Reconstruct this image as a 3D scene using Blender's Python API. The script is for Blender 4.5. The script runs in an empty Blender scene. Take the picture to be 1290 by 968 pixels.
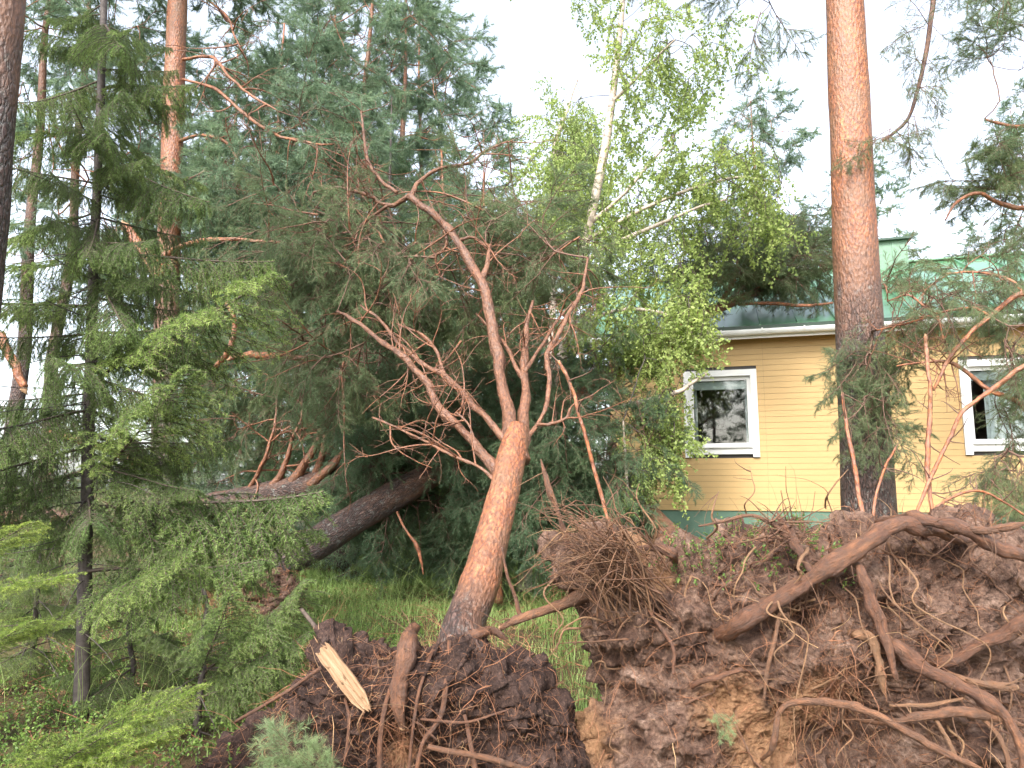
import bpy, math
import numpy as np
from mathutils import Matrix, Vector, Quaternion
RAD = math.radians
sc = bpy.context.scene
# ------------------------------------------------------------------ camera, sky, sun, exposure
F = 932.0; CX = 645.0; CY = 484.0; HOR = 612.0          # focal length / centre / horizon in photo pixels (1290 x 968)
PITCH = math.atan((HOR - CY) / F)
CAMZ = 1.6
cam_data = bpy.data.cameras.new('camera')
cam_data.sensor_width = 36.0; cam_data.lens = 36.0 * F / 1290.0
cam_data.clip_start = 0.05; cam_data.clip_end = 1500
cam = bpy.data.objects.new('camera', cam_data); sc.collection.objects.link(cam)
cam.location = (0, 0, CAMZ); cam.rotation_euler = (RAD(90) + PITCH, 0, 0)
sc.camera = cam

SUN_EL, SUN_AZ = 42, 200          # degrees; azimuth measured clockwise from +Y (behind the camera, to the left)
world = bpy.data.worlds.new('World'); sc.world = world; world.use_nodes = True
wt = world.node_tree; bg = wt.nodes['Background']
sky = wt.nodes.new('ShaderNodeTexSky'); sky.sky_type = 'NISHITA'; sky.sun_disc = False
sky.sun_elevation = RAD(SUN_EL); sky.sun_rotation = RAD(SUN_AZ); sky.altitude = 100
sky.air_density = 1.0; sky.dust_density = 3.0; sky.ozone_density = 1.0
hs = wt.nodes.new('ShaderNodeHueSaturation'); hs.inputs['Saturation'].default_value = 0.45
wt.links.new(sky.outputs[0], hs.inputs['Color']); wt.links.new(hs.outputs[0], bg.inputs[0])
bg.inputs[1].default_value = 0.15
sun_d = bpy.data.lights.new('sun', 'SUN'); sun_d.energy = 1.5; sun_d.angle = RAD(16); sun_d.color = (1.0, 0.97, 0.93)
sun = bpy.data.objects.new('sun', sun_d); sc.collection.objects.link(sun)
_sd = Vector((math.sin(RAD(SUN_AZ)) * math.cos(RAD(SUN_EL)), math.cos(RAD(SUN_AZ)) * math.cos(RAD(SUN_EL)), math.sin(RAD(SUN_EL))))
sun.rotation_euler = _sd.to_track_quat('Z', 'Y').to_euler()
sc.view_settings.view_transform = 'Standard'; sc.view_settings.look = 'None'
sc.view_settings.gamma = 1.0; sc.view_settings.exposure = 2.05
sc.view_settings.use_curve_mapping = False
sc.cycles.max_bounces = 8; sc.cycles.diffuse_bounces = 4; sc.cycles.transmission_bounces = 6; sc.cycles.transparent_max_bounces = 8
sc.cycles.use_denoising = True

# ------------------------------------------------------------------ helpers
rng = np.random.default_rng(7)
C = sc.collection
_f = np.array([0, math.cos(PITCH), math.sin(PITCH)]); _u = np.array([0, -math.sin(PITCH), math.cos(PITCH)]); _r = np.array([1.0, 0, 0])
def P(px, py, d):
    """a photo pixel at a real distance d (metres along +Y) -> world point"""
    v = _r * ((px - CX) / F) + _u * ((CY - py) / F) + _f
    return np.array([0, 0, CAMZ]) + v * (d / v[1])
def nrm(v):
    v = np.asarray(v, float); return v / (np.linalg.norm(v) + 1e-9)
def sstep(a, b, x):
    t = np.clip((x - a) / (b - a), 0, 1); return t * t * (3 - 2 * t)
# --- numpy value noise
_perm = rng.permutation(4096).astype(np.int64); _val = rng.random(4096) * 2 - 1
def vnoise(p):
    p = np.asarray(p, float); i = np.floor(p).astype(np.int64); f = p - i; f = f * f * (3 - 2 * f)
    def h(dx, dy, dz):
        a = _perm[(i[..., 0] + dx) & 4095]; a = _perm[(a + i[..., 1] + dy) & 4095]; return _val[_perm[(a + i[..., 2] + dz) & 4095]]
    x, y, z = f[..., 0], f[..., 1], f[..., 2]
    def L(a, b, t): return a + (b - a) * t
    return L(L(L(h(0,0,0), h(1,0,0), x), L(h(0,1,0), h(1,1,0), x), y), L(L(h(0,0,1), h(1,0,1), x), L(h(0,1,1), h(1,1,1), x), y), z)
def fbm(p, octv=4, gain=0.5, lac=2.03):
    p = np.asarray(p, float); a = 1.0; s = 0
    for k in range(octv):
        s = s + a * vnoise(p); p = p * lac + 17.3; a *= gain
    return s

def catmull(pts, k):
    pts = np.asarray(pts, float)
    if len(pts) < 3 or k < 2:
        t = np.linspace(0, len(pts) - 1, (len(pts) - 1) * max(k, 1) + 1); i = np.minimum(t.astype(int), len(pts) - 2)
        w = (t - i)[:, None]; return pts[i] * (1 - w) + pts[i + 1] * w
    e = np.vstack([2 * pts[0] - pts[1], pts, 2 * pts[-1] - pts[-2]]); out = []
    for i in range(len(pts) - 1):
        p0, p1, p2, p3 = e[i:i + 4]
        for t in np.arange(k) / k:
            out.append(0.5 * (2 * p1 + (p2 - p0) * t + (2 * p0 - 5 * p1 + 4 * p2 - p3) * t * t + (3 * p1 - p0 - 3 * p2 + p3) * t ** 3))
    out.append(pts[-1]); return np.array(out)

class MB:
    def __init__(s): s.v = []; s.f = []; s.t = []; s.b = []; s.n = 0
    def add(s, v, f, tint=0.0, bark=None):
        v = np.asarray(v, float).reshape(-1, 3); f = np.asarray(f, np.int64).reshape(-1, 3)
        s.v.append(v); s.f.append(f + s.n); s.n += len(v)
        s.t.append(np.broadcast_to(np.asarray(tint, float), (len(v),))); s.b.append(v if bark is None else bark)
    def mesh(s, name, mat, smooth=True):
        v = np.concatenate(s.v); f = np.concatenate(s.f); me = bpy.data.meshes.new(name)
        me.vertices.add(len(v)); me.vertices.foreach_set('co', v.astype(np.float32).ravel())
        me.loops.add(len(f) * 3); me.loops.foreach_set('vertex_index', f.astype(np.int32).ravel())
        me.polygons.add(len(f)); me.polygons.foreach_set('loop_start', np.arange(0, len(f) * 3, 3, dtype=np.int32))
        me.polygons.foreach_set('loop_total', np.full(len(f), 3, np.int32))
        me.polygons.foreach_set('use_smooth', np.full(len(f), smooth))
        a = me.attributes.new('tint', 'FLOAT', 'POINT'); a.data.foreach_set('value', np.concatenate(s.t).astype(np.float32))
        a = me.attributes.new('bark', 'FLOAT_VECTOR', 'POINT'); a.data.foreach_set('vector', np.concatenate(s.b).astype(np.float32).ravel())
        me.materials.append(mat); me.update(); return me
    def tube(s, pts, rad, seg=8, k=3, tint=0.0, rough=0.0, cap=True, flat=1.0):
        pts = np.asarray(pts, float); rad = np.broadcast_to(np.asarray(rad, float), (len(pts),))
        tn = np.broadcast_to(np.asarray(tint, float), (len(pts),))
        q = catmull(pts, k); x = np.linspace(0, len(pts) - 1, len(q)); r = np.interp(x, np.arange(len(pts)), rad); tq = np.interp(x, np.arange(len(pts)), tn)
        T = np.gradient(q, axis=0); T /= np.linalg.norm(T, axis=1)[:, None] + 1e-9
        a = nrm(np.cross(T[0], [0.31, 0.87, 0.2])); A = []
        for t in T: a = nrm(a - t * (a @ t)); A.append(a)
        A = np.array(A); B = np.cross(T, A)
        th = np.arange(seg) / seg * 2 * math.pi; ln = np.concatenate([[0], np.cumsum(np.linalg.norm(np.diff(q, axis=0), axis=1))])
        cs, sn = np.cos(th)[None, :, None], np.sin(th)[None, :, None] * flat
        off = A[:, None] * cs + B[:, None] * sn
        rr = np.repeat(r[:, None], seg, 1); m = max(r.max(), 1e-4)
        bark = np.stack([np.cos(th)[None] * rr, np.sin(th)[None] * rr, np.repeat(ln[:, None], seg, 1)], -1) + s.n * 0.0137
        if rough > 0: rr = rr * (1 + rough * fbm(bark / m * np.array([.9, .9, .5]) , 3))
        v = q[:, None] + off * rr[..., None]; n = len(q)
        i = np.arange(n - 1)[:, None] * seg; j = np.arange(seg)[None]; j2 = (j + 1) % seg
        a0, a1, b0, b1 = i + j, i + j2, i + seg + j, i + seg + j2
        f = np.concatenate([np.stack([a0, a1, b1], -1).reshape(-1, 3), np.stack([a0, b1, b0], -1).reshape(-1, 3)])
        V = v.reshape(-1, 3); Bk = bark.reshape(-1, 3); TT = np.repeat(tq, seg)
        if cap:
            V = np.vstack([V, q[0], q[-1]]); Bk = np.vstack([Bk, [0, 0, 0], [0, 0, ln[-1]]]); TT = np.concatenate([TT, [tq[0], tq[-1]]])
            j = np.arange(seg); j2 = (j + 1) % seg; c0 = n * seg; e = (n - 1) * seg
            f = np.vstack([f, np.stack([np.full(seg, c0), j2, j], -1), np.stack([np.full(seg, c0 + 1), e + j, e + j2], -1)])
        s.add(V, f, TT, Bk)
    def hairs(s, Pn, r0, r1, tint=0.0):
        """many thin 3-sided strands at once: Pn (N,K,3)"""
        N, K, _ = Pn.shape
        if N == 0: return
        d = Pn[:, -1] - Pn[:, 0]; d /= np.linalg.norm(d, axis=1)[:, None] + 1e-9
        a = np.cross(d, np.array([.3, .5, .81])); a /= np.linalg.norm(a, axis=1)[:, None] + 1e-9; b = np.cross(d, a)
        r0 = np.broadcast_to(r0, (N,)); r1 = np.broadcast_to(r1, (N,))
        w = np.linspace(0, 1, K)[None]; r = r0[:, None] * (1 - w) + r1[:, None] * w
        v = np.stack([Pn + (a * math.cos(t) + b * math.sin(t))[:, None] * r[..., None] for t in (0, 2.09, 4.19)], 2)
        base = (np.arange(N) * K * 3)[:, None, None]; k = (np.arange(K - 1) * 3)[None, :, None]; j = np.arange(3)[None, None]; j2 = (j + 1) % 3
        a0, a1, b0, b1 = base + k + j, base + k + j2, base + k + 3 + j, base + k + 3 + j2
        f = np.concatenate([np.stack([a0, a1, b1], -1).reshape(-1, 3), np.stack([a0, b1, b0], -1).reshape(-1, 3)])
        s.add(v.reshape(-1, 3), f, np.repeat(np.broadcast_to(tint, (N,)), K * 3))
    def needles(s, A, B, per_m, length, width, ang=(25, 60), tint=(0, 1), rg=rng, jit=0.25, extra=3):
        """thin triangles radiating from each segment A->B; tint runs from tint[0] at A to tint[1] at B (arrays allowed)"""
        A = np.asarray(A); B = np.asarray(B); L = np.linalg.norm(B - A, axis=1); n = np.maximum((L * per_m).astype(int), 1) + extra
        idx = np.repeat(np.arange(len(A)), n); N = len(idx); t = rg.random(N); D = (B - A) / (L[:, None] + 1e-9); D = D[idx]
        base = A[idx] + (B - A)[idx] * t[:, None]
        rv = rg.normal(size=(N, 3)); pr = np.cross(D, rv); pr /= np.linalg.norm(pr, axis=1)[:, None] + 1e-9
        an = np.radians(rg.uniform(ang[0], ang[1], N)); dr = D * np.cos(an)[:, None] + pr * np.sin(an)[:, None]
        ln = length * (1 + jit * rg.uniform(-1, 1, N)); sd = np.cross(dr, rg.normal(size=(N, 3))); sd /= np.linalg.norm(sd, axis=1)[:, None] + 1e-9
        tip = base + dr * ln[:, None]; w = width * .5
        t0 = np.broadcast_to(np.asarray(tint[0], float), (len(A),))[idx]; t1 = np.broadcast_to(np.asarray(tint[1], float), (len(A),))[idx]
        tt = t0 + (t1 - t0) * t
        v = np.stack([base - sd * w, base + sd * w, tip], 1).reshape(-1, 3)
        s.add(v, np.arange(N * 3).reshape(-1, 3), np.repeat(tt, 3))
    def leaves(s, pos, dirs, size, rg=rng, tint=None, wide=.8):
        """folded diamond leaves (4 verts, 2 triangles)"""
        N = len(pos); size = np.broadcast_to(size, (N,)) * rg.uniform(.65, 1.2, N); d = dirs / (np.linalg.norm(dirs, axis=1)[:, None] + 1e-9)
        sd = np.cross(d, rg.normal(size=(N, 3))); sd /= np.linalg.norm(sd, axis=1)[:, None] + 1e-9; up = np.cross(sd, d)
        S = size[:, None]; m = pos + d * S * .42
        v = np.stack([pos, m + sd * S * wide * .5 + up * S * .08, pos + d * S, m - sd * S * wide * .5 + up * S * .08], 1).reshape(-1, 3)
        b = np.arange(N)[:, None] * 4; f = np.concatenate([b + [0, 1, 2], b + [0, 2, 3]])
        s.add(v, f, np.repeat(rg.random(N) if tint is None else tint, 4))
    def box(s, x0, x1, y0, y1, z0, z1, tint=0.0):
        v = np.array([[x, y, z] for x in (x0, x1) for y in (y0, y1) for z in (z0, z1)])
        f = [[0,1,3],[0,3,2],[4,6,7],[4,7,5],[0,4,5],[0,5,1],[2,3,7],[2,7,6],[0,2,6],[0,6,4],[1,5,7],[1,7,3]]
        s.add(v, f, tint)

def tag(o, label=None, cat=None, group=None, kind=None):
    if label: o['label'] = label
    if cat: o['category'] = cat
    if group: o['group'] = group
    if kind: o['kind'] = kind
    return o
def thing(name, label, cat, loc, group=None):
    o = bpy.data.objects.new(name, None); C.objects.link(o); o.location = Vector(loc); o.empty_display_size = .2
    o['_base'] = [float(x) for x in loc]; return tag(o, label, cat, group)
def link(name, me, parent=None):
    o = bpy.data.objects.new(name, me); C.objects.link(o)
    if parent is not None:
        o.parent = parent
        if '_base' in parent: o.matrix_parent_inverse = Matrix.Translation(-Vector(parent['_base']))
    return o
def part(name, mb, mat, parent, smooth=True): return link(name, mb.mesh(name, mat, smooth), parent)
def frame(pos, d, scale=1.0, roll=0.0, up=(0, 0, 1)):
    d = nrm(d); up = np.asarray(up, float)
    if abs(d @ up) > .97: up = np.array([0.6, -.8, 0.05])
    y = nrm(np.cross(up, d)); z = np.cross(d, y); c, sn = math.cos(roll), math.sin(roll); y, z = y * c + z * sn, z * c - y * sn
    M = Matrix(((d[0], y[0], z[0], pos[0]), (d[1], y[1], z[1], pos[1]), (d[2], y[2], z[2], pos[2]), (0, 0, 0, 1)))
    return M @ Matrix.Diagonal((scale, scale, scale, 1))
def put(name, me, parent, pos, d, scale=1.0, roll=0.0):
    o = link(name, me, parent); o.matrix_basis = frame(pos, d, scale, roll); return o
def copy_tree(root, loc, rz, scale, label=None):
    r = root.copy(); C.objects.link(r); r.location = Vector(loc); r.rotation_euler = (0, 0, rz); r.scale = (scale,) * 3
    if label: r['label'] = label
    for ch in root.children:
        c = ch.copy(); C.objects.link(c); c.parent = r
    return r

# ------------------------------------------------------------------ materials
class NT:
    def __init__(s, name):
        s.m = bpy.data.materials.new(name); s.m.use_nodes = True; s.t = s.m.node_tree; s.b = s.t.nodes['Principled BSDF']
    def n(s, typ, **kw):
        nd = s.t.nodes.new('ShaderNode' + typ)
        for k, v in kw.items():
            if k in nd.inputs: 
                if hasattr(v, 'is_output'): s.t.links.new(v, nd.inputs[k])
                else: nd.inputs[k].default_value = v
            else: setattr(nd, k, v)
        return nd
    def l(s, a, b): s.t.links.new(a, b)
    def attr(s, name): return s.n('Attribute', attribute_name=name)
    def noise(s, vec, scale, detail=4, rough=.6, stretch=None, dist=0.0):
        if stretch: vec = s.n('Mapping', Vector=vec, Scale=stretch).outputs[0]
        return s.n('TexNoise', Vector=vec, Scale=scale, Detail=detail, Roughness=rough, Distortion=dist).outputs[0]
    def voro(s, vec, scale, stretch=None, feature='F1'):
        if stretch: vec = s.n('Mapping', Vector=vec, Scale=stretch).outputs[0]
        return s.n('TexVoronoi', Vector=vec, Scale=scale, feature=feature).outputs['Distance']
    def ramp(s, fac, stops):
        r = s.n('ValToRGB'); s.l(fac, r.inputs[0]); e = r.color_ramp.elements
        while len(e) < len(stops): e.new(.5)
        for el, (p, c) in zip(e, stops): el.position = p; el.color = (*c, 1) if len(c) == 3 else c
        return r.outputs[0]
    def mix(s, fac, a, b, mode='MIX'):
        m = s.n('Mix', data_type='RGBA', blend_type=mode)
        for i, v in ((0, fac), (6, a), (7, b)):
            if hasattr(v, 'is_output'): s.l(v, m.inputs[i])
            else: m.inputs[i].default_value = v if i == 0 else ((*v, 1) if len(v) == 3 else v)
        return m.outputs[2]
    def math(s, op, a, b=0.5, c=None, clamp=False):
        m = s.n('Math', operation=op, use_clamp=clamp)
        for i, v in enumerate((a, b) if c is None else (a, b, c)):
            if hasattr(v, 'is_output'): s.l(v, m.inputs[i])
            else: m.inputs[i].default_value = v
        return m.outputs[0]
    def bump(s, h, strength=.5, dist=.01, normal=None):
        b = s.n('Bump', Height=h, Strength=strength, Distance=dist)
        if normal is not None: s.l(normal, b.inputs['Normal'])
        return b.outputs[0]
    def done(s, col=None, rough=None, normal=None, spec=None, metallic=None):
        for key, v in (('Base Color', col), ('Roughness', rough), ('Normal', normal), ('Specular IOR Level', spec), ('Metallic', metallic)):
            if v is None: continue
            if hasattr(v, 'is_output'): s.l(v, s.b.inputs[key])
            else: s.b.inputs[key].default_value = (*v, 1) if key == 'Base Color' else v
        return s.m

def m_pine_bark():
    """tint 0 = thin orange upper bark, 1 = thick grey-brown plated lower bark"""
    k = NT('pine_bark'); v = k.attr('bark').outputs['Vector']; ag = k.attr('tint').outputs['Fac']
    wv = k.n('TexNoise', Vector=v, Scale=11.0, Detail=3.0).outputs['Color']; vd = k.n('VectorMath', operation='ADD'); k.l(v, vd.inputs[0]); sc_ = k.n('VectorMath', operation='SCALE', Scale=.03); k.l(wv, sc_.inputs[0]); k.l(sc_.outputs[0], vd.inputs[1]); v = vd.outputs[0]
    n1 = k.noise(v, 9, 5, .65, (1, 1, .35)); n2 = k.noise(v, 45, 5, .7, (1, 1, .5)); fl = k.voro(v, 42, (1, 1, .45)); fl2 = k.voro(v, 95, (1, 1, .6))
    org = k.ramp(n1, [(.22, (.15, .045, .018)), (.42, (.35, .118, .042)), (.6, (.47, .18, .072)), (.8, (.59, .30, .15))])
    org = k.mix(k.ramp(n2, [(.42, (1, 1, 1)), (.6, (0, 0, 0))]), org, (.18, .075, .045))
    org = k.mix(k.ramp(fl, [(.0, (0, 0, 0)), (.5, (0, 0, 0)), (.85, (.55, .55, .55))]), org, (.14, .055, .035))
    n0 = k.noise(v, 3.2, 5, .7, (1.6, 1.6, .7)); org = k.mix(k.ramp(n0, [(.44, (0, 0, 0)), (.64, (.75, .75, .75))]), org, k.mix(n2, (.14, .08, .05), (.32, .19, .11)))
    org = k.mix(k.ramp(k.noise(v, 26, 6, .8, (1, 1, .45)), [(.56, (0, 0, 0)), (.68, (.85, .85, .85))]), org, (.10, .045, .032))
    pl = k.voro(v, 38, (1, 1, .30), 'DISTANCE_TO_EDGE'); fur = k.ramp(k.math('ADD', pl, k.math('MULTIPLY', k.math('SUBTRACT', n2, .5), .35)), [(.0, (0, 0, 0)), (.22, (1, 1, 1))])
    old = k.ramp(n2, [(.3, (.04, .023, .019)), (.5, (.085, .047, .037)), (.75, (.16, .105, .088))])
    old = k.mix(fur, (.04, .028, .024), old)
    lich = k.ramp(k.noise(v, 17, 6, .8), [(.55, (0, 0, 0)), (.66, (.75, .75, .75))]); old = k.mix(lich, old, (.27, .29, .26))
    md = k.ramp(k.math('ADD', ag, k.math('MULTIPLY', k.math('SUBTRACT', n0, .5), .5)), [(.08, (0, 0, 0)), (.34, (.85, .85, .85))]); org = k.mix(md, org, k.mix(k.ramp(n2, [(.3, (0, 0, 0)), (.7, (1, 1, 1))]), (.07, .034, .023), (.21, .105, .058)))
    age = k.math('ADD', ag, k.math('MULTIPLY', k.math('SUBTRACT', n1, .5), .9)); age = k.ramp(age, [(.35, (0, 0, 0)), (.68, (1, 1, 1))])
    col = k.mix(age, org, old)
    ri = k.n('ObjectInfo').outputs['Random']; col = k.mix(.35, col, k.ramp(ri, [(0, (.75, .72, .72)), (1, (1.15, 1.1, 1.05))]), 'MULTIPLY')
    h = k.mix(age, k.mix(.5, n2, fl), k.mix(.4, fur, n2))
    return k.done(col, k.ramp(n2, [(.3, (.32,) * 3), (.7, (.68,) * 3)]), k.bump(h, 1.0, .018), .5)
def m_twig(name, c0, c1):
    k = NT(name); v = k.attr('bark').outputs['Vector']; n = k.noise(v, 30, 4, .6); n2 = k.noise(v, 120, 3, .7)
    return k.done(k.mix(k.attr('tint').outputs['Fac'], k.ramp(n, [(.3, c0), (.7, c1)]), (.62, .42, .22)), .65, k.bump(n2, .5, .004), .3)
def m_needle(name, base, tipc, trans=.25, var=.35):
    k = NT(name); t = k.attr('tint').outputs['Fac']; ri = k.n('ObjectInfo').outputs['Random']
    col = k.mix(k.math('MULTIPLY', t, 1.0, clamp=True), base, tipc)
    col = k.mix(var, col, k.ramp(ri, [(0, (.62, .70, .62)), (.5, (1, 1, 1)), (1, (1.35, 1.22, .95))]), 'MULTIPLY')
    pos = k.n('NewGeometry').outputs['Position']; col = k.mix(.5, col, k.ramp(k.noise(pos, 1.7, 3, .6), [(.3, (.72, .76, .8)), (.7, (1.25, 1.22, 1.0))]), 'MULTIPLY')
    k.done(col, .5, None, .35)
    tr = k.n('BsdfTranslucent', Color=col); mx = k.n('MixShader', Fac=trans); k.l(k.b.outputs[0], mx.inputs[1]); k.l(tr.outputs[0], mx.inputs[2])
    k.l(mx.outputs[0], k.t.nodes['Material Output'].inputs[0]); return k.m
def m_soil(name, dark=False):
    k = NT(name); v = k.n('NewGeometry').outputs['Position']
    n0 = k.noise(v, 1.7, 4, .6); n1 = k.noise(v, 7, 6, .7); n2 = k.noise(v, 38, 6, .75); n3 = k.noise(v, 110, 4, .7, (1, 1, .35))
    col = k.ramp(n1, [(.28, (.032, .019, .015)), (.41, (.105, .064, .047)), (.55, (.215, .148, .115)), (.72, (.40, .31, .26))])
    col = k.mix(k.ramp(n2, [(.35, (.8, .8, .8)), (.65, (0, 0, 0))]), col, (.028, .016, .013))
    if dark: col = k.mix(1.0, col, (.36, .34, .37), 'MULTIPLY')
    col = k.mix(k.ramp(n3, [(.55, (0, 0, 0)), (.75, (.6, .6, .6))]), col, (.25, .16, .12))
    sd = k.attr('tint').outputs['Fac']; sm = k.math('ADD', sd, k.math('MULTIPLY', k.math('SUBTRACT', n1, .5), 1.1)); sm = k.ramp(sm, [(.42, (0, 0, 0)), (.72, (.9, .9, .9))])
    col = k.mix(sm, col, k.ramp(n2, [(.3, (.15, .085, .045)), (.7, (.34, .215, .12))]))
    col = k.mix(1.0, col, (1.28, 1.14, 1.04), 'MULTIPLY')
    return k.done(col, k.ramp(n1, [(.3, (.5,) * 3), (.6, (.95,) * 3)]), k.bump(k.mix(.5, n2, n3), 1.0, .045), .3)
def m_plain(name, col, rough=.6, var=.12, scale=8, metallic=0.0, bump=.15, spec=.4, stretch=None):
    k = NT(name); v = k.n('TexCoord').outputs['Object']; n = k.noise(v, scale, 5, .65, stretch); n2 = k.noise(v, scale * 9, 3, .6, stretch)
    lo = tuple(c * (1 - var) for c in col); hi = tuple(min(c * (1 + var), 1) for c in col)
    return k.done(k.ramp(n, [(.3, lo), (.7, hi)]), rough, k.bump(n2, bump, .003), spec, metallic)
def m_birch_bark():
    k = NT('birch_bark'); v = k.attr('bark').outputs['Vector']; n = k.noise(v, 12, 5, .6, (1, 1, 2.5)); n2 = k.noise(v, 5, 4, .7)
    col = k.ramp(n, [(.3, (.52, .45, .38)), (.55, (.42, .34, .27)), (.64, (.2, .17, .15)), (.72, (.05, .045, .04))])
    col = k.mix(k.ramp(n2, [(.5, (0, 0, 0)), (.7, (.7, .7, .7))]), col, (.33, .24, .18))
    return k.done(col, .6, k.bump(n, .4, .006))
M = {}
M['bark'] = m_pine_bark()
M['twig_pine'] = m_twig('pine_twig', (.085, .05, .038), (.20, .115, .08))
M['twig_spruce'] = m_twig('spruce_twig', (.05, .038, .03), (.13, .095, .075))
def m_root():
    k = NT('root_bark'); v = k.attr('bark').outputs['Vector']; n1 = k.noise(v, 8, 5, .7, (1, 1, .4)); n2 = k.noise(v, 60, 5, .75, (1, 1, .22)); n3 = k.noise(v, 22, 6, .8)
    c = k.ramp(n1, [(.28, (.06, .025, .015)), (.45, (.165, .07, .036)), (.6, (.265, .118, .058)), (.78, (.42, .185, .075))])
    c = k.mix(k.ramp(n2, [(.4, (.8, .8, .8)), (.62, (0, 0, 0))]), c, (.085, .048, .034)); c = k.mix(k.ramp(n3, [(.52, (0, 0, 0)), (.66, (.85, .85, .85))]), c, (.075, .046, .035))
    c = k.mix(k.math('MULTIPLY', k.attr('tint').outputs['Fac'], 1.0, clamp=True), c, k.mix(n2, (.34, .17, .075), (.60, .40, .21)))
    return k.done(c, .5, k.bump(k.mix(.5, n2, n3), 1.0, .035), .45)
M['root'] = m_root()
M['fine_root'] = m_twig('fine_root', (.14, .055, .03), (.40, .19, .10))
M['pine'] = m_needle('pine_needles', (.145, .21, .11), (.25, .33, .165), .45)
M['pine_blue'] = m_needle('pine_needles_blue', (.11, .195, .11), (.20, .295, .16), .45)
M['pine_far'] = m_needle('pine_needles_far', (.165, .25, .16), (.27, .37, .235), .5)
M['pine_fresh'] = m_needle('pine_needles_fresh', (.19, .275, .135), (.29, .38, .20), .3)
M['spruce'] = m_needle('spruce_needles', (.14, .225, .075), (.31, .42, .13), .45)
M['spruce_fresh'] = m_needle('spruce_needles_fresh', (.16, .26, .05), (.38, .48, .10), .35)
M['birch_leaf'] = m_needle('birch_leaves', (.235, .325, .085), (.43, .52, .185), .5, .25)
M['shrub_leaf'] = m_needle('shrub_leaves', (.09, .17, .04), (.20, .30, .07), .35)
M['grass'] = m_needle('grass_blades', (.19, .31, .085), (.38, .47, .175), .4)
M['birch_bark'] = m_birch_bark()
M['spruce_bark'] = m_twig('spruce_bark', (.045, .036, .032), (.115, .095, .085))
M['soil'] = m_soil('root_plate_soil'); M['soil_dark'] = m_soil('root_plate_humus', True)
def m_wood():
    k = NT('split_wood'); v = k.attr('bark').outputs['Vector']; n = k.noise(v, 70, 5, .7, (1, 1, .05)); n2 = k.noise(v, 14, 4, .6, (1, 1, .3))
    return k.done(k.mix(k.ramp(n2, [(.5, (0, 0, 0)), (.75, (.5, .5, .5))]), k.ramp(n, [(.3, (.16, .09, .045)), (.5, (.28, .17, .095)), (.7, (.37, .25, .155))]), (.20, .10, .05)), .7, k.bump(n, 1.0, .008), .3)
M['wood'] = m_wood()

# ------------------------------------------------------------------ ground
def gz(x, y):
    x = np.asarray(x, float); y = np.asarray(y, float)
    z = .62 * sstep(-.2, 3.6, x) * sstep(6.0, 10.3, y)
    q = np.stack([x, y, 0 * x], -1)
    return z + .10 * fbm(q * .45 + 3, 2) * sstep(2, 6, np.hypot(x, y)) + .025 * fbm(q * 2.3, 2)
def ground():
    k = NT('forest_floor'); v = k.n('NewGeometry').outputs['Position']
    n1 = k.noise(v, .8, 5, .65); n2 = k.noise(v, 9, 6, .7); n3 = k.noise(v, 60, 4, .7)
    c = k.ramp(n2, [(.3, (.045, .038, .02)), (.5, (.085, .085, .035)), (.7, (.14, .15, .055))])
    c = k.mix(k.ramp(n1, [(.4, (0, 0, 0)), (.62, (.8, .8, .8))]), c, k.ramp(n3, [(.3, (.05, .032, .02)), (.7, (.16, .10, .06))]))
    k.done(c, .95, k.bump(k.mix(.5, n2, n3), .9, .05), .1)
    t = np.linspace(-1, 1, 281); a = np.sinh(t * 4.6) / math.sinh(4.6)
    X, Y = np.meshgrid(a * 260, a * 260 + 7, indexing='ij'); Z = gz(X, Y); n = len(t)
    i, j = np.meshgrid(np.arange(n - 1), np.arange(n - 1), indexing='ij'); q = (i * n + j).ravel()
    mb = MB(); mb.add(np.stack([X, Y, Z], -1), np.concatenate([np.stack([q, q + n, q + n + 1], -1), np.stack([q, q + n + 1, q + 1], -1)]))
    o = part('ground', mb, k.m, None); tag(o, kind='structure')
ground()

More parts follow.
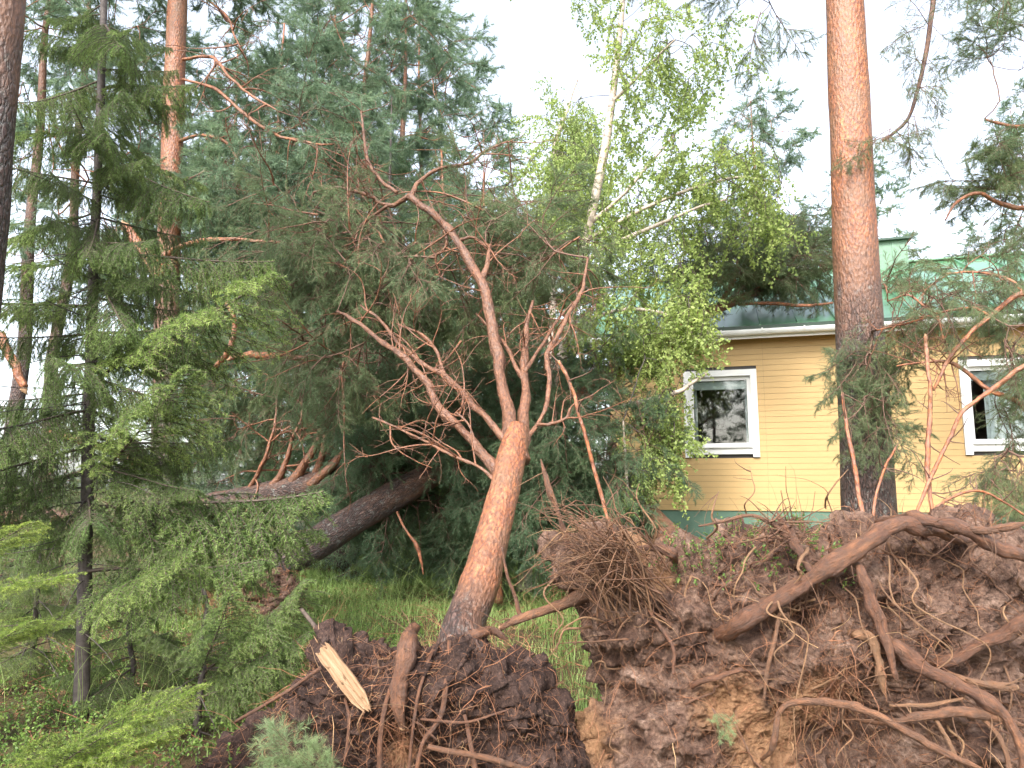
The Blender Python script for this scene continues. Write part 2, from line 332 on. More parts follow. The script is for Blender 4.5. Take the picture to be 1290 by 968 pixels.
# ------------------------------------------------------------------ the house
TH = RAD(16.6); W0 = P(985, HOR, 11.7)
def UW(px, py, inward=0.0):
    """photo pixel -> (u along the wall, z) on the plane `inward` metres behind the front wall"""
    v = _r * ((px - CX) / F) + _u * ((CY - py) / F) + _f; o = np.array([0, 0, CAMZ]); n = np.array([math.sin(TH), math.cos(TH), 0]); p0 = W0 + n * inward
    q = o + v * (((p0 - o) @ n) / (v @ n)); return (q - p0) @ np.array([math.cos(TH), -math.sin(TH), 0]), q[2]
def house():
    M['siding'] = m_plain('yellow_painted_boards', (.50, .335, .145), .55, .04, 2.5, 0, .3, .35, (.4, 8, 8))
    M['white_paint'] = m_plain('white_paint', (.78, .78, .76), .45, .05, 3)
    M['foundation'] = m_plain('green_render', (.12, .20, .145), .85, .15, 3, 0, .5)
    M['roof'] = m_plain('green_sheet_metal', (.09, .25, .12), .36, .2, 1.6, .1, .06, .6)
    M['chimney'] = m_plain('pale_green_sheet_metal', (.15, .26, .175), .5, .18, 2.2, 0, .15, .5)
    M['dark_metal'] = m_plain('dark_green_metal', (.03, .06, .04), .45, .2, 5)
    M['curtain'] = m_plain('net_curtain', (.62, .64, .68), .9, .1, 5, 0, .2, .1, (9, 9, .4))
    M['room'] = m_plain('room_wall', (.07, .066, .064), .9, .15, 1.5)
    M['blind'] = m_plain('grey_blind', (.42, .45, .46), .6, .06, 4)
    g = NT('window_glass'); fr = g.n('Fresnel', IOR=1.5); gl = g.n('BsdfGlossy', Roughness=.02, Color=(1, 1, 1, 1)); tp = g.n('BsdfTransparent', Color=(.86, .9, .88, 1))
    mx = g.n('MixShader', Fac=g.math('MULTIPLY_ADD', fr.outputs[0], 1.0, .0, True)); g.l(tp.outputs[0], mx.inputs[1]); g.l(gl.outputs[0], mx.inputs[2]); g.l(mx.outputs[0], g.t.nodes['Material Output'].inputs[0]); M['glass'] = g.m
    k_ = M['roof'].node_tree.nodes['Principled BSDF']; k_.inputs['Coat Weight'].default_value = .6; k_.inputs['Coat Roughness'].default_value = .18; k_.inputs['Coat IOR'].default_value = 1.7
    root = thing('house', 'yellow weatherboarded single-storey house with green metal roof behind the uprooted trees', 'house', (W0[0], W0[1], 0)); del root['_base']
    root.rotation_euler = (0, 0, -TH)
    def B(name, mat, parent, *bx):
        mb = MB()
        for b in bx: mb.box(*b)
        return link(name, mb.mesh(name, M[mat], False), parent)
    zf = UW(900, 643.3)[1]; ze = zf + 2.78; uL = UW(770, 600)[0]; uR = 9.5; DEP = 8.2; OV = .27
    nb = 30; bh = (ze - zf) / nb
    w1 = (UW(862, 520)[0], UW(955, 520)[0]); w2 = (UW(1212, 520)[0], UW(1212, 520)[0] + 1.22); w3 = (w2[0] + 2.9, w2[1] + 2.9)
    z0 = UW(955, 572)[1]; z1 = UW(955, 465)[1]; wins = [w1, w2, w3]; CW = .10
    # structural walls behind the boards, with openings
    us = [uL] + [u for w in wins for u in (w[0] + CW, w[1] - CW)] + [uR]
    bx = [(us[i], us[i + 1], .03, .16, zf, ze) for i in range(0, len(us), 2)]
    for w in wins: bx += [(w[0] + CW, w[1] - CW, .03, .16, zf, z0 + .12), (w[0] + CW, w[1] - CW, .03, .16, z1 - .10, ze)]
    B('front_wall', 'room', root, *bx)
    B('end_wall', 'siding', root, (uL, uL + .13, .16, DEP - .16, zf, ze)); B('end_wall', 'siding', root, (uR - .13, uR, .16, DEP - .16, zf, ze))
    B('back_wall', 'siding', root, (uL, uR, DEP - .16, DEP, zf, ze))
    B('room_floor', 'room', root, (uL + .13, uR - .13, .16, DEP - .16, zf, zf + .05)); B('room_partition', 'room', root, (uL + .13, uR - .13, 3.2, 3.3, zf + .05, ze - .02)); B('ceiling', 'room', root, (uL + .13, uR - .13, .165, DEP - .165, ze - .05, ze - .005))
    B('foundation', 'foundation', root, (uL + .03, uR - .03, .03, DEP - .03, -.3, zf - .004))
    # weatherboards: one object per board piece, all from one unit mesh
    mb = MB(); y0, y1 = .008, .024
    vv = np.array([[0, y0, .002], [0, y1, .002], [0, y1, 1], [0, .012, 1], [1, y0, .002], [1, y1, .002], [1, y1, 1], [1, .012, 1]])
    mb.add(vv, [[0,2,1],[0,3,2],[4,5,6],[4,6,7],[0,4,7],[0,7,3],[1,2,6],[1,6,5],[0,1,5],[0,5,4],[3,7,6],[3,6,2]])
    unit = mb.mesh('weatherboard', M['siding'], False); seam = UW(964, 520)[0]
    for r in range(nb):
        za, zb = zf + r * bh, zf + (r + 1) * bh; segs = [(uL, seam), (seam, seam + 4.2), (seam + 4.2, uR)]
        if zb > z0 + .01 and za < z1 - .01:
            for w in wins:
                ns = []
                for a, b in segs:
                    if w[1] <= a or w[0] >= b: ns.append((a, b)); continue
                    if w[0] > a + .01: ns.append((a, w[0]))
                    if w[1] < b - .01: ns.append((w[1], b))
                segs = ns
        for a, b in segs:
            o = link('weatherboard', unit, root); o.location = (a + .001, rng.uniform(-.0015, .0015), za); o.scale = (b - a - .002, 1, bh - .003)
    for wi, w in enumerate(wins):
        wr = B('window', 'white_paint', root, (w[0], w[0] + CW, -.035, .03, z0 - .05, z1), (w[1] - CW, w[1], -.035, .03, z0 - .05, z1), (w[0] + CW, w[1] - CW, -.03, .03, z1 - .10, z1), (w[0] + CW, w[1] - CW, -.03, .03, z0, z0 + .10))
        a, b, c, d = w[0] + CW, w[1] - CW, z0 + .12, z1 - .10
        B('sill', 'white_paint', wr, (a, b, -.07, .05, z0 + .102, z0 + .12))
        B('sash', 'white_paint', wr, (a, a + .055, .035, .09, c, d), (b - .055, b, .035, .09, c, d), (a + .055, b - .055, .04, .09, c, c + .06), (a + .055, b - .055, .04, .09, d - .06, d))
        B('pane', 'glass', wr, (a + .05, b - .05, .062, .068, c + .05, d - .05))
        B('blind', 'blind', wr, (a + .06, b - .06, .10, .13, d - .20, d - .07))
        cv = MB()
        for side in ((a + .02, a + .10), (b - .09 if wi == 0 else b - .75, b - .02)):
            x = np.linspace(*side, 40); y = .24 + .025 * np.sin(np.linspace(0, 9 * math.pi * (side[1] - side[0]) / .3, 40)); n = len(x)
            V = np.concatenate([np.stack([x, y, np.full(n, c - .1)], -1), np.stack([x, y, np.full(n, d)], -1)]); i = np.arange(n - 1)
            cv.add(V, np.concatenate([np.stack([i, i + 1, i + n + 1], -1), np.stack([i, i + n + 1, i + n], -1)]))
        link('curtain', cv.mesh('curtain', M['curtain']), wr)
    # roof
    ridge_in = DEP / 2; zr = UW(1200, 326, ridge_in)[1] - .1; zev = ze + .05; sl = (zr - zev) / (ridge_in + OV)
    B('soffit', 'siding', root, (uL - .3, uR + .3, -OV + .03, -.03, ze - .01, ze + .012))
    B('fascia', 'white_paint', root, (uL - .3, uR + .3, -OV + .0, -OV + .028, ze - .07, ze + .05))
    gt = MB(); n = 9; th = np.linspace(0, math.pi, n); yy = -OV - .065 - .062 * np.cos(th); zz = ze + .055 - .085 * np.sin(th); ring = np.concatenate([np.stack([yy, zz], -1), np.stack([-OV - .065 - .055 * np.cos(th[::-1]), ze + .055 - .078 * np.sin(th[::-1])], -1)])
    m = len(ring); V = np.concatenate([np.column_stack([np.full(m, u), ring]) for u in (uL - .35, uR + .35)]); i = np.arange(m); i2 = (i + 1) % m
    gt.add(V, np.concatenate([np.stack([i, i2, i2 + m], -1), np.stack([i, i2 + m, i + m], -1)])); link('gutter', gt.mesh('gutter', M['white_paint']), root)
    ub = MB(); ub.box(-.012, .012, -OV - .135, -OV - .004, ze + .057, ze + .066); ub.box(-.012, .012, -OV - .142, -OV - .135, ze + .02, ze + .066); ume = ub.mesh('gutter_bracket', M['white_paint'], False)
    for u in np.arange(uL, uR, .62): o = link('gutter_bracket', ume, root); o.location = (u, 0, 0)
    pw = .56
    for side in (1, -1):
        pm = MB(); L = ridge_in + OV + .06; ya = -OV - .06
        def zz_(y): return zev + (y + OV) * sl
        def Y(y): return y if side == 1 else DEP - y
        def slab(x0, x1, ya, yb, lo, hi):
            V = []
            for x in (x0, x1):
                for y in (ya, yb):
                    for dz in (lo, hi): V.append([x, Y(y), zz_(y) + dz])
            f = np.array([[0,1,3],[0,3,2],[4,6,7],[4,7,5],[0,4,5],[0,5,1],[2,3,7],[2,7,6],[0,2,6],[0,6,4],[1,5,7],[1,7,3]]); pm.add(V, f if side == 1 else f[:, ::-1])
        slab(.02, pw, ya, ridge_in, .06, .072); slab(0, .02, ya, ridge_in, .05, .12); pme = pm.mesh('roof_panel', M['roof'], False)
        for u in np.arange(uL - .35, uR + .3, pw): o = link('roof_panel', pme, root); o.location = (u, 0, rng.uniform(-.002, .002))
    B('ridge_cap', 'roof', root, (uL - .35, uR + .45, ridge_in - .09, ridge_in + .09, zr + .085, zr + .115))
    ed = MB(); V = []
    B('eave_strip', 'dark_metal', root, (uL - .35, uR + .35, -OV - .062, -OV - .045, ze + .068, ze + .125))
    for u in (uL + .05, uR - .12):                   # gable triangles
        gm = MB(); V = np.array([[u, 0.0, ze + .012], [u, DEP, ze + .012], [u, ridge_in, zr + .02], [u + .08, 0.0, ze + .012], [u + .08, DEP, ze + .012], [u + .08, ridge_in, zr + .02]])
        gm.add(V, [[0,2,1],[3,4,5],[0,1,4],[0,4,3],[1,2,5],[1,5,4],[2,0,3],[2,3,5]]); link('gable', gm.mesh('gable', M['siding'], False), root)
    # chimney
    uc0 = UW(1094, 320, 4.5)[0]; uc1 = UW(1149, 320, 4.9)[0]; cu = (uc0 + uc1) / 2 - .12
    zt = UW(1125, 308, 4.0)[1]
    ch = B('chimney', 'chimney', root, (cu - .42, cu + .24, 3.75, 4.75, zr - .6, zt)); 
    B('chimney_cap', 'dark_metal', ch, (cu - .52, cu + .33, 3.65, 4.85, zt + .002, zt + .045))
    for x in (cu - .42, cu - .02, cu + .24): B('sheet_seam', 'chimney', ch, (x - .012, x + .012, 3.735, 3.75, zr - .6, zt - .01))
house()

# ------------------------------------------------------------------ foliage building blocks (shared meshes)
def skel(L, rg, n=8, droop=0.0, wob=.12, d0=(1, 0, 0), p0=(0, 0, 0), up_end=0.0):
    p = np.array(p0, float); d = nrm(d0); out = [p.copy()]; w = rg.normal(size=3) * wob
    for i in range(n):
        w = w * .7 + rg.normal(size=3) * wob * .5; d = nrm(d + w / n * 3 + np.array([0, 0, -droop / n]) + np.array([0, 0, up_end / n * (i / n) * 2])); p = p + d * L / n; out.append(p.copy())
    return np.array(out)
def side_dir(d, rg, ang, planar=.0):
    d = nrm(d); s = nrm(np.cross([0, 0, 1], d) if abs(d[2]) < .95 else [0, 1, 0]); t = np.cross(d, s); a = rg.uniform(0, 2 * math.pi)
    if planar: a = (0 if rg.random() < .5 else math.pi) + rg.normal() * (1 - planar) * 1.2
    pr = s * math.cos(a) + t * math.sin(a); return nrm(d * math.cos(ang) + pr * math.sin(ang))
def pine_bough(seed, nd=38, nl=.055, nw=.0030, mat='pine', hang=.5, kids=11, gk=6, shoot=.20, name='bough', dens=1.0):
    rg = np.random.default_rng(seed); tw = MB(); A = []; Bq = []
    main = skel(1.0, rg, 8, hang * .5, .22); strands = [(main, .008, .003)]
    for i in range(kids):
        t = .18 + .78 * (i + rg.random() * .6) / kids; j = int(t * 8); p = main[j]; d = main[min(j + 1, 8)] - main[j - 1]
        l1 = (.55 - .3 * t) * rg.uniform(.7, 1.2); c = skel(l1, rg, 6, hang * 1.0, .25, side_dir(d, rg, rg.uniform(.5, 1.0), .55), p); strands.append((c, .0042, .002))
        for g in range(gk):
            jj = rg.integers(1, 6); e = skel(l1 * rg.uniform(.35, .6), rg, 4, hang * 1.0, .25, side_dir(c[jj + 1] - c[jj], rg, rg.uniform(.45, .95), .3), c[jj]); strands.append((e, .0022, .0014))
    for st, r0, r1 in strands:
        tw.tube(st, np.linspace(r0, r1, len(st)), 4, 1, cap=False)
        ln = np.concatenate([[0], np.cumsum(np.linalg.norm(np.diff(st, axis=0), axis=1))]); tot = ln[-1]
        for i in range(len(st) - 1):
            if ln[i + 1] > tot - shoot: A.append(st[i]); Bq.append(st[i + 1])
    nm = MB(); A = np.array(A); Bq = np.array(Bq)
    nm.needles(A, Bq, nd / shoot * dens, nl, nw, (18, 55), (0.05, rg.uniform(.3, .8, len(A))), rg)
    return merge(tw, nm, name, M['twig_pine'], M[mat])
def merge(tw, nm, name, m0, m1):
    mb = MB(); mb.v = tw.v + nm.v; mb.f = tw.f + [f + tw.n for f in nm.f]; mb.t = tw.t + nm.t; mb.b = tw.b + nm.b; mb.n = tw.n + nm.n
    me = mb.mesh(name, m0); me.materials.append(m1); k = sum(len(f) for f in tw.f); n = len(me.polygons)
    me.polygons.foreach_set('material_index', np.concatenate([np.zeros(k, np.int32), np.ones(n - k, np.int32)])); return me
def spruce_bough(seed, hang=1.0, mat='spruce', fresh=.6, per_m=430, nl=.018, nw=.0032, step=.040, name='bough', L=1.0, wide=.36, upend=.5, bare=.12):
    rg = np.random.default_rng(seed); tw = MB(); A = []; Bq = []; T = []
    main = skel(L, rg, 14, .35, .08, up_end=upend); tw.tube(main, np.linspace(.011, .003, 15), 4, 1, cap=False)
    def strand(st, r, fr):
        tw.tube(st, np.linspace(r, r * .5, len(st)), 3, 1, cap=False)
        for i in range(len(st) - 1): A.append(st[i]); Bq.append(st[i + 1]); T.append(fr * max(0, (i + 1) / (len(st) - 1) - .35) / .65)
    for i in range(7, 14): A.append(main[i]); Bq.append(main[i + 1]); T.append(fresh * (i - 7) / 7)
    n = int(L / step)
    for i in range(n):
        t = bare + (1 - bare) * i / n
        for s in (-1, 1):
            if rg.random() < .08: continue
            x = t * 14; j = min(int(x), 13); p = main[j] + (main[j + 1] - main[j]) * (x - j); d = nrm(main[j + 1] - main[j]); sd = nrm(np.cross([0, 0, 1], d)) * s
            l1 = wide * L * math.sin(math.pi * (.18 + .78 * t)) ** .8 * rg.uniform(.6, 1.15) * (1.0 if t < .85 else .6) + .03
            st = skel(l1, rg, 6, hang * rg.uniform(.7, 1.6), .10, nrm(d * rg.uniform(.5, .9) + sd + np.array([0, 0, .1])), p); fr = fresh * rg.uniform(.5, 1.2); strand(st, .0032, fr)
            for q in range(1, 6):
                for s2 in (-1, 1):
                    if rg.random() < .25: continue
                    dd = nrm(st[q + 1] - st[q - 1]); s3 = nrm(np.cross(dd, [.15, .1, 1]) ) * s2; l2 = l1 * rg.uniform(.18, .42) * (1.15 - q / 8) + .015
                    strand(skel(l2, rg, 2, hang * rg.uniform(.4, 1.0), .08, nrm(dd * .9 + s3 * .8), st[q]), .002, fr)
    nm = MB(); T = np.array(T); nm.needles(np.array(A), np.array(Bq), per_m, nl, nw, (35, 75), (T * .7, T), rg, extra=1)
    return merge(tw, nm, name, M['twig_spruce'], M[mat])
def birch_spray(seed, n=12, name='spray', leaf=.046):
    rg = np.random.default_rng(seed); tw = MB(); pos = []; dr = []
    main = skel(.9, rg, 9, 1.6, .2); tw.tube(main, np.linspace(.005, .0015, 10), 3, 1, cap=False)
    sts = [main]
    for i in range(n):
        j = 1 + int(8 * i / n); st = skel(rg.uniform(.22, .5), rg, 5, 1.4, .25, side_dir(main[j] - main[j - 1], rg, rg.uniform(.5, 1.1)), main[j]); tw.tube(st, np.linspace(.0025, .001, 6), 3, 1, cap=False); sts.append(st)
    for st in sts:
        for q in range(1, len(st)):
            for _ in range(4 if q > 1 else 2):
                w = rg.random(); pos.append(st[q - 1] * w + st[q] * (1 - w)); dr.append(nrm(st[q] - st[q - 1]) * .4 + rg.normal(size=3) * .55 + np.array([0, 0, -.55]))
    lf = MB(); pos = np.array(pos); dr = np.array(dr); st = dr / np.linalg.norm(dr, axis=1)[:, None] * .012
    lf.leaves(pos + st, dr, leaf, rg); return merge(tw, lf, name, M['twig_spruce'], M['birch_leaf'])
PB = [pine_bough(100 + i, 60) for i in range(4)]
PBL = [pine_bough(110 + i, 60, mat='pine_blue', hang=.75) for i in range(4)]
PBS = [pine_bough(120 + i, 26, hang=.9, kids=9, gk=5, shoot=.15) for i in range(3)]       # thinned by the storm
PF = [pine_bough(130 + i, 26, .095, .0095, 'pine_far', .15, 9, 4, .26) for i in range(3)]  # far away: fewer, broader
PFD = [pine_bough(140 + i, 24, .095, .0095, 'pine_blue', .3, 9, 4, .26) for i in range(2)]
PFR = pine_bough(150, 44, .125, .0042, 'pine_fresh', -.1, 5, 2, .30)
SB = [spruce_bough(200 + i, 2.3, fresh=.5) for i in range(3)]
SBF = [spruce_bough(210 + i, 1.1, fresh=.95, wide=.42) for i in range(2)]
SBY = [spruce_bough(220 + i, .25, 'spruce_fresh', 1.0, 460, .018, .0028, .045, wide=.40, upend=.2, bare=.05) for i in range(2)]
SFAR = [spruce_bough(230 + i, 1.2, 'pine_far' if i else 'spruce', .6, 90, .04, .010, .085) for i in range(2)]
BS = [birch_spray(300 + i) for i in range(4)]

def fill(ells, n, seed):
    """n points in ellipsoids given as (px, py, distance, half-width px, half-height px, half-depth m, weight)"""
    rg = np.random.default_rng(seed); w = np.array([e[6] for e in ells], float); out = []
    for k in rg.choice(len(ells), n, p=w / w.sum()):
        px, py, d, a, b, c, _ = ells[k]; v = rg.normal(size=3); v *= rg.random() ** .4 / np.linalg.norm(v); out.append(P(px + a * v[0], py + b * v[1], d + c * v[2]))
    return np.array(out)
def grow(root, nodes, targets, boughs, seed, bias=(0, 0, -.3), scale=(.55, .95), leaf_r=.0045, mat='twig_pine', tint=0, name='limb', bname='bough', maxd=.55, sag=.1, w_trunk=.5, radial=.3):
    """connect every bough base to the nearest wood already grown; pipe-model radii; one mesh per limb off the trunk"""
    rg = np.random.default_rng(seed); pos = [np.asarray(p, float) for p in nodes]; par = [-1] * len(pos); limb = [-1] * len(pos); nl = 0; ends = []
    tn = np.array(nodes); dist = np.array([np.min(np.linalg.norm(tn - t, axis=1)) for t in targets])
    for ti in np.argsort(dist):
        t = targets[ti]; A = np.array(pos); dd = np.linalg.norm(A - t, axis=1); dt = np.min(np.linalg.norm(tn[:, None] - A[None], axis=2), axis=0) if False else 0
        j = int(np.argmin(dd + w_trunk * 0)); k = max(1, int(dd[j] / maxd) + (1 if dd[j] > .25 else 0)); q = j; L = limb[j]
        if L < 0: L = nl; nl += 1
        s, a = pos[j].copy(), t - pos[j]; nr = nrm(rg.normal(size=3)) * dd[j] * .10
        for i in range(1, k + 1):
            u = i / k; p = s + a * u + (nr + np.array([0, 0, sag * dd[j]])) * math.sin(math.pi * u); pos.append(p); par.append(q); limb.append(L); q = len(pos) - 1
        ends.append(q)
    n = len(pos); r = np.zeros(n); ks = [[] for _ in range(n)]
    for i in range(n):
        if par[i] >= 0: ks[par[i]].append(i)
    for i in range(n - 1, -1, -1):
        c = ks[i]; r[i] = max(leaf_r, (sum(r[x] ** 2.3 for x in c)) ** (1 / 2.3) if c else leaf_r)
    mbs = {}
    for i in range(n):
        if par[i] < 0: continue
        p = par[i]; main = par[p] >= 0 and max(ks[p], key=lambda x: r[x]) == i
        if main: continue
        ch = [p, i]; 
        while ks[ch[-1]]: ch.append(max(ks[ch[-1]], key=lambda x: r[x]))
        rr = np.array([r[i]] + [r[x] for x in ch[1:]]); mbs.setdefault(limb[i], MB()).tube([pos[x] for x in ch], rr, 5 if rr.max() < .02 else 7, 2, tint, cap=False)
    for L in mbs: part(name, mbs[L], M[mat], root)
    cen = np.mean(tn, axis=0)
    for q in ends:
        d = nrm(pos[q] - pos[par[q]]) + np.array(bias) + rg.normal(size=3) * .35 + radial * nrm(pos[q] - cen)
        put(bname, boughs[rg.integers(len(boughs))], root, pos[q] - nrm(d) * .05, d, rg.uniform(*scale), rg.uniform(-.6, .6))
def pl(*pts): return np.array([P(*p[:3]) for p in pts]), np.array([p[3] * p[2] / F / 2 for p in pts])   # px,py,d,width px
def twiggy(root, q, n, rg, L=(.2, .7), r0=.008, name='twig', mat='bark', bias=(0, 0, 0), droop=.15):
    for _ in range(n):
        i = rg.integers(1, len(q)); w = rg.random(); a = q[i - 1] * w + q[i] * (1 - w); d = nrm(rg.normal(size=3) + np.array(bias) + nrm(q[i] - q[i - 1]) * .5); l = rg.uniform(*L); mb = MB(); R0 = r0 * (.5 + l); st = skel(l, rg, 9, droop, .5, d, a); mb.tube(st, np.linspace(R0, .0016, 10), 5, 2, .25, .1, cap=False)
        for _k in range(rg.integers(2, 6)):
            j = rg.integers(2, 9); s2 = skel(l * rg.uniform(.2, .5), rg, 6, droop, .5, side_dir(st[j] - st[j - 1], rg, rg.uniform(.5, 1.2)), st[j]); mb.tube(s2, np.linspace(R0 * .45, .001, 7), 4, 1, .3, cap=False)
            for _m in range(2): j2 = rg.integers(2, 6); s3 = skel(l * rg.uniform(.08, .2), rg, 4, droop, .5, side_dir(s2[j2] - s2[j2 - 1], rg, rg.uniform(.5, 1.2)), s2[j2]); mb.tube(s3, np.linspace(R0 * .25, .0008, 5), 3, 1, .3, cap=False)
        part(name, mb, M[mat], root)
def stem(root, name, pts, mat='bark', tint=.1, seg=10, rough=.12, k=4, pale_tip=False):
    q, r = pl(*pts); mb = MB(); c = catmull(q, 4); rr = np.interp(np.linspace(0, len(q) - 1, len(c)), np.arange(len(q)), r)
    if r.max() < .09: c = c + np.stack([fbm(c * 5 + 3 * a, 3) for a in range(3)], -1) * np.clip(rr[:, None] * .7, .006, .02) * np.minimum(np.arange(len(c)) / 3, 1)[:, None]
    tint = tint if np.isscalar(tint) else np.interp(np.linspace(0, 1, len(c)), np.linspace(0, 1, len(tint)), tint)
    mb.tube(c, rr, seg, 2, tint, rough); o = part(name, mb, M[mat], root)
    if pale_tip:
        d = nrm(q[-1] - q[-2]); mb = MB(); e = q[-1]; mb.tube([e - d * r[-1] * .3, e + d * r[-1] * .5, e + d * r[-1] * 1.6 + rng.normal(size=3) * r[-1] * .4], [r[-1] * 1.02, r[-1] * .85, r[-1] * .15], 8, 2, 0, .35); link('broken_end', mb.mesh('broken_end', M['wood']), o if False else root)
    return q

# ------------------------------------------------------------------ root plates
def soil_mass(name, outline, ctr, d0, front, back, seed, root, tilt=0.0, nth=520, ns=150, sand=(), mat='soil'):
    """closed clod of soil: ragged outline, bulging front and back, cracked and lumpy"""
    o = np.array(outline, float) - np.array(ctr); th = np.arctan2(o[:, 1], o[:, 0]); rr = np.hypot(o[:, 0], o[:, 1]); s = np.argsort(th); th, rr = th[s], rr[s]
    T = np.linspace(-math.pi, math.pi, nth, endpoint=False); R = np.interp(T, np.r_[th - 2 * math.pi, th, th + 2 * math.pi], np.r_[rr, rr, rr]); R = R * (1 + .035 * fbm(np.column_stack([np.cos(T) * 9, np.sin(T) * 9, T * 0 + seed]), 3))
    ph = np.concatenate([np.linspace(-math.pi / 2, .15, int(ns * .72), endpoint=False), np.linspace(.15, math.pi / 2, ns - int(ns * .72))]); s_ = np.cos(ph) ** .75; h = np.sign(np.sin(ph)) * np.abs(np.sin(ph)) ** .8
    px = ctr[0] + np.cos(T)[None] * R[None] * s_[:, None]; py = ctr[1] + np.sin(T)[None] * R[None] * s_[:, None]
    dep = d0 + tilt * (ctr[1] - py) + np.where(h < 0, h * front, h * back)[:, None] * np.ones_like(px)
    v0 = _r[None, None] * ((px - CX) / F)[..., None] + _u * ((CY - py) / F)[..., None] + _f; V = np.array([0, 0, CAMZ]) + v0 * (dep / v0[..., 1])[..., None]
    cen = V.mean((0, 1)); dT = np.roll(V, -1, 1) - np.roll(V, 1, 1); dP = np.gradient(V, axis=0); N = np.cross(dT, dP); N /= np.linalg.norm(N, axis=2)[..., None] + 1e-9
    N = np.where(((V - cen) * N).sum(2, keepdims=True) < 0, -N, N)
    q = V + seed * 7.7
    disp = .15 * fbm(q * 2.4, 3) + .055 * (1 - 2 * np.abs(fbm(q * 6.5, 3))) + .030 * fbm(q * 17, 3) + .018 * np.abs(fbm(q * 38, 2)) + .011 * fbm(q * 75, 2)
    V = V + N * disp[..., None]
    tint = np.zeros(V.shape[:2])
    for (sx, sy, sr) in sand: tint = np.maximum(tint, 1 - np.clip(np.hypot(px - sx, py - sy) / sr, 0, 1) * .9)
    n, m = V.shape[:2]; i = np.arange(n - 1)[:, None] * m; j = np.arange(m)[None]; j2 = (j + 1) % m
    f = np.concatenate([np.stack([i + j, i + j2, i + m + j2], -1).reshape(-1, 3), np.stack([i + j, i + m + j2, i + m + j], -1).reshape(-1, 3)])
    mb = MB(); mb.add(V, f, tint.ravel()); part(name, mb, M[mat], root)
    fr = (N[..., 1] < .1) & (V[..., 2] > -.2); return V[fr], N[fr]
def fine_roots(root, S, N, n, seed, L=(.12, .5), r=(.0008, .0028), out=.5, hang=.9, name='fine_roots', window=None):
    rg = np.random.default_rng(seed); K = 8
    if window is not None: k = window(S); S, N = S[k], N[k]
    i = rg.integers(0, len(S), n); p = S[i] - N[i] * .01; d = N[i] * out + rg.normal(size=(n, 3)) * .8; d /= np.linalg.norm(d, axis=1)[:, None]; l = rg.uniform(*L, n) * rg.random(n) ** .5
    pts = [p]; w = rg.normal(size=(n, 3)) * .3
    for k in range(K - 1):
        w = w * .6 + rg.normal(size=(n, 3)) * .33; d = d + w + np.array([0, 0, -hang / K * 2]); d /= np.linalg.norm(d, axis=1)[:, None]; p = p + d * (l / (K - 1))[:, None]; pts.append(p)
    mb = MB(); mb.hairs(np.stack(pts, 1), rg.uniform(*r, n), .0005, np.where(rg.random(n) < .12, .7, 0) * rg.random(n)); o = part(name, mb, M['fine_root'], root); tag(o, kind='stuff'); return o
def root_part(root, pts, tint=0.0, pale=False, rough=.22, seg=9, fork=0, seed=1, mat='root'):
    rg = np.random.default_rng(int(pts[0][0] * 7 + pts[0][1])); q, r = pl(*pts); r = r * .8; k = 5; big = r.max() > .02
    if big and not pale: q = np.vstack([q[0] + (q[0] - q[1]) * .5 + [0, .30, -.05], q]); r = np.r_[r[0] * .45, r]
    elif big: q = np.vstack([q[0] + (q[0] - q[1]) * .4 + [0, .28, 0], q]); r = np.r_[r[0] * .7, r]
    c = catmull(q, k); x = np.linspace(0, len(q) - 1, len(c)); rr = np.interp(x, np.arange(len(q)), r)
    if big: rr = rr * (1 + .26 * fbm(c * 10 + 5, 3)) ; rr[-3:] *= (np.array([.95, .85, .75]) if pale else np.array([.85, .6, .28]))
    off = np.stack([fbm(c * 7 + 3 * a, 2) for a in range(3)], -1) * np.maximum(np.minimum(rr[:, None] * .5, .014), .007); c = c + off
    mb = MB(); mb.tube(c, rr, 14 if big else seg, 3, tint, rough * (1.3 if big else .8)); o = part('root', mb, M[mat], root)
    if pale:
        d = nrm(c[-1] - c[-3]); e = c[-1]; R1 = rr[-1]; w = MB(); w.tube([e - d * R1 * .4, e + d * R1 * .25, e + d * R1 * .6], [R1 * .96, R1 * .82, R1 * .5], 8, 2, 0, .4); link('broken_end', w.mesh('broken_end', M['wood']), o)
    for _ in range(7 if big else 2):
        a = c[rg.integers(2, len(c) - 1)]; st = skel(rg.uniform(.08, .35), rg, 6, .5, .45, rg.normal(size=3) + [0, -.5, -.2], a); w = MB(); w.tube(st, np.linspace(rg.uniform(.0015, .0045), .0008, 7), 4, 2, rg.random() * .3, cap=False); l_ = part('rootlet', w, M['root'], o)
    return q

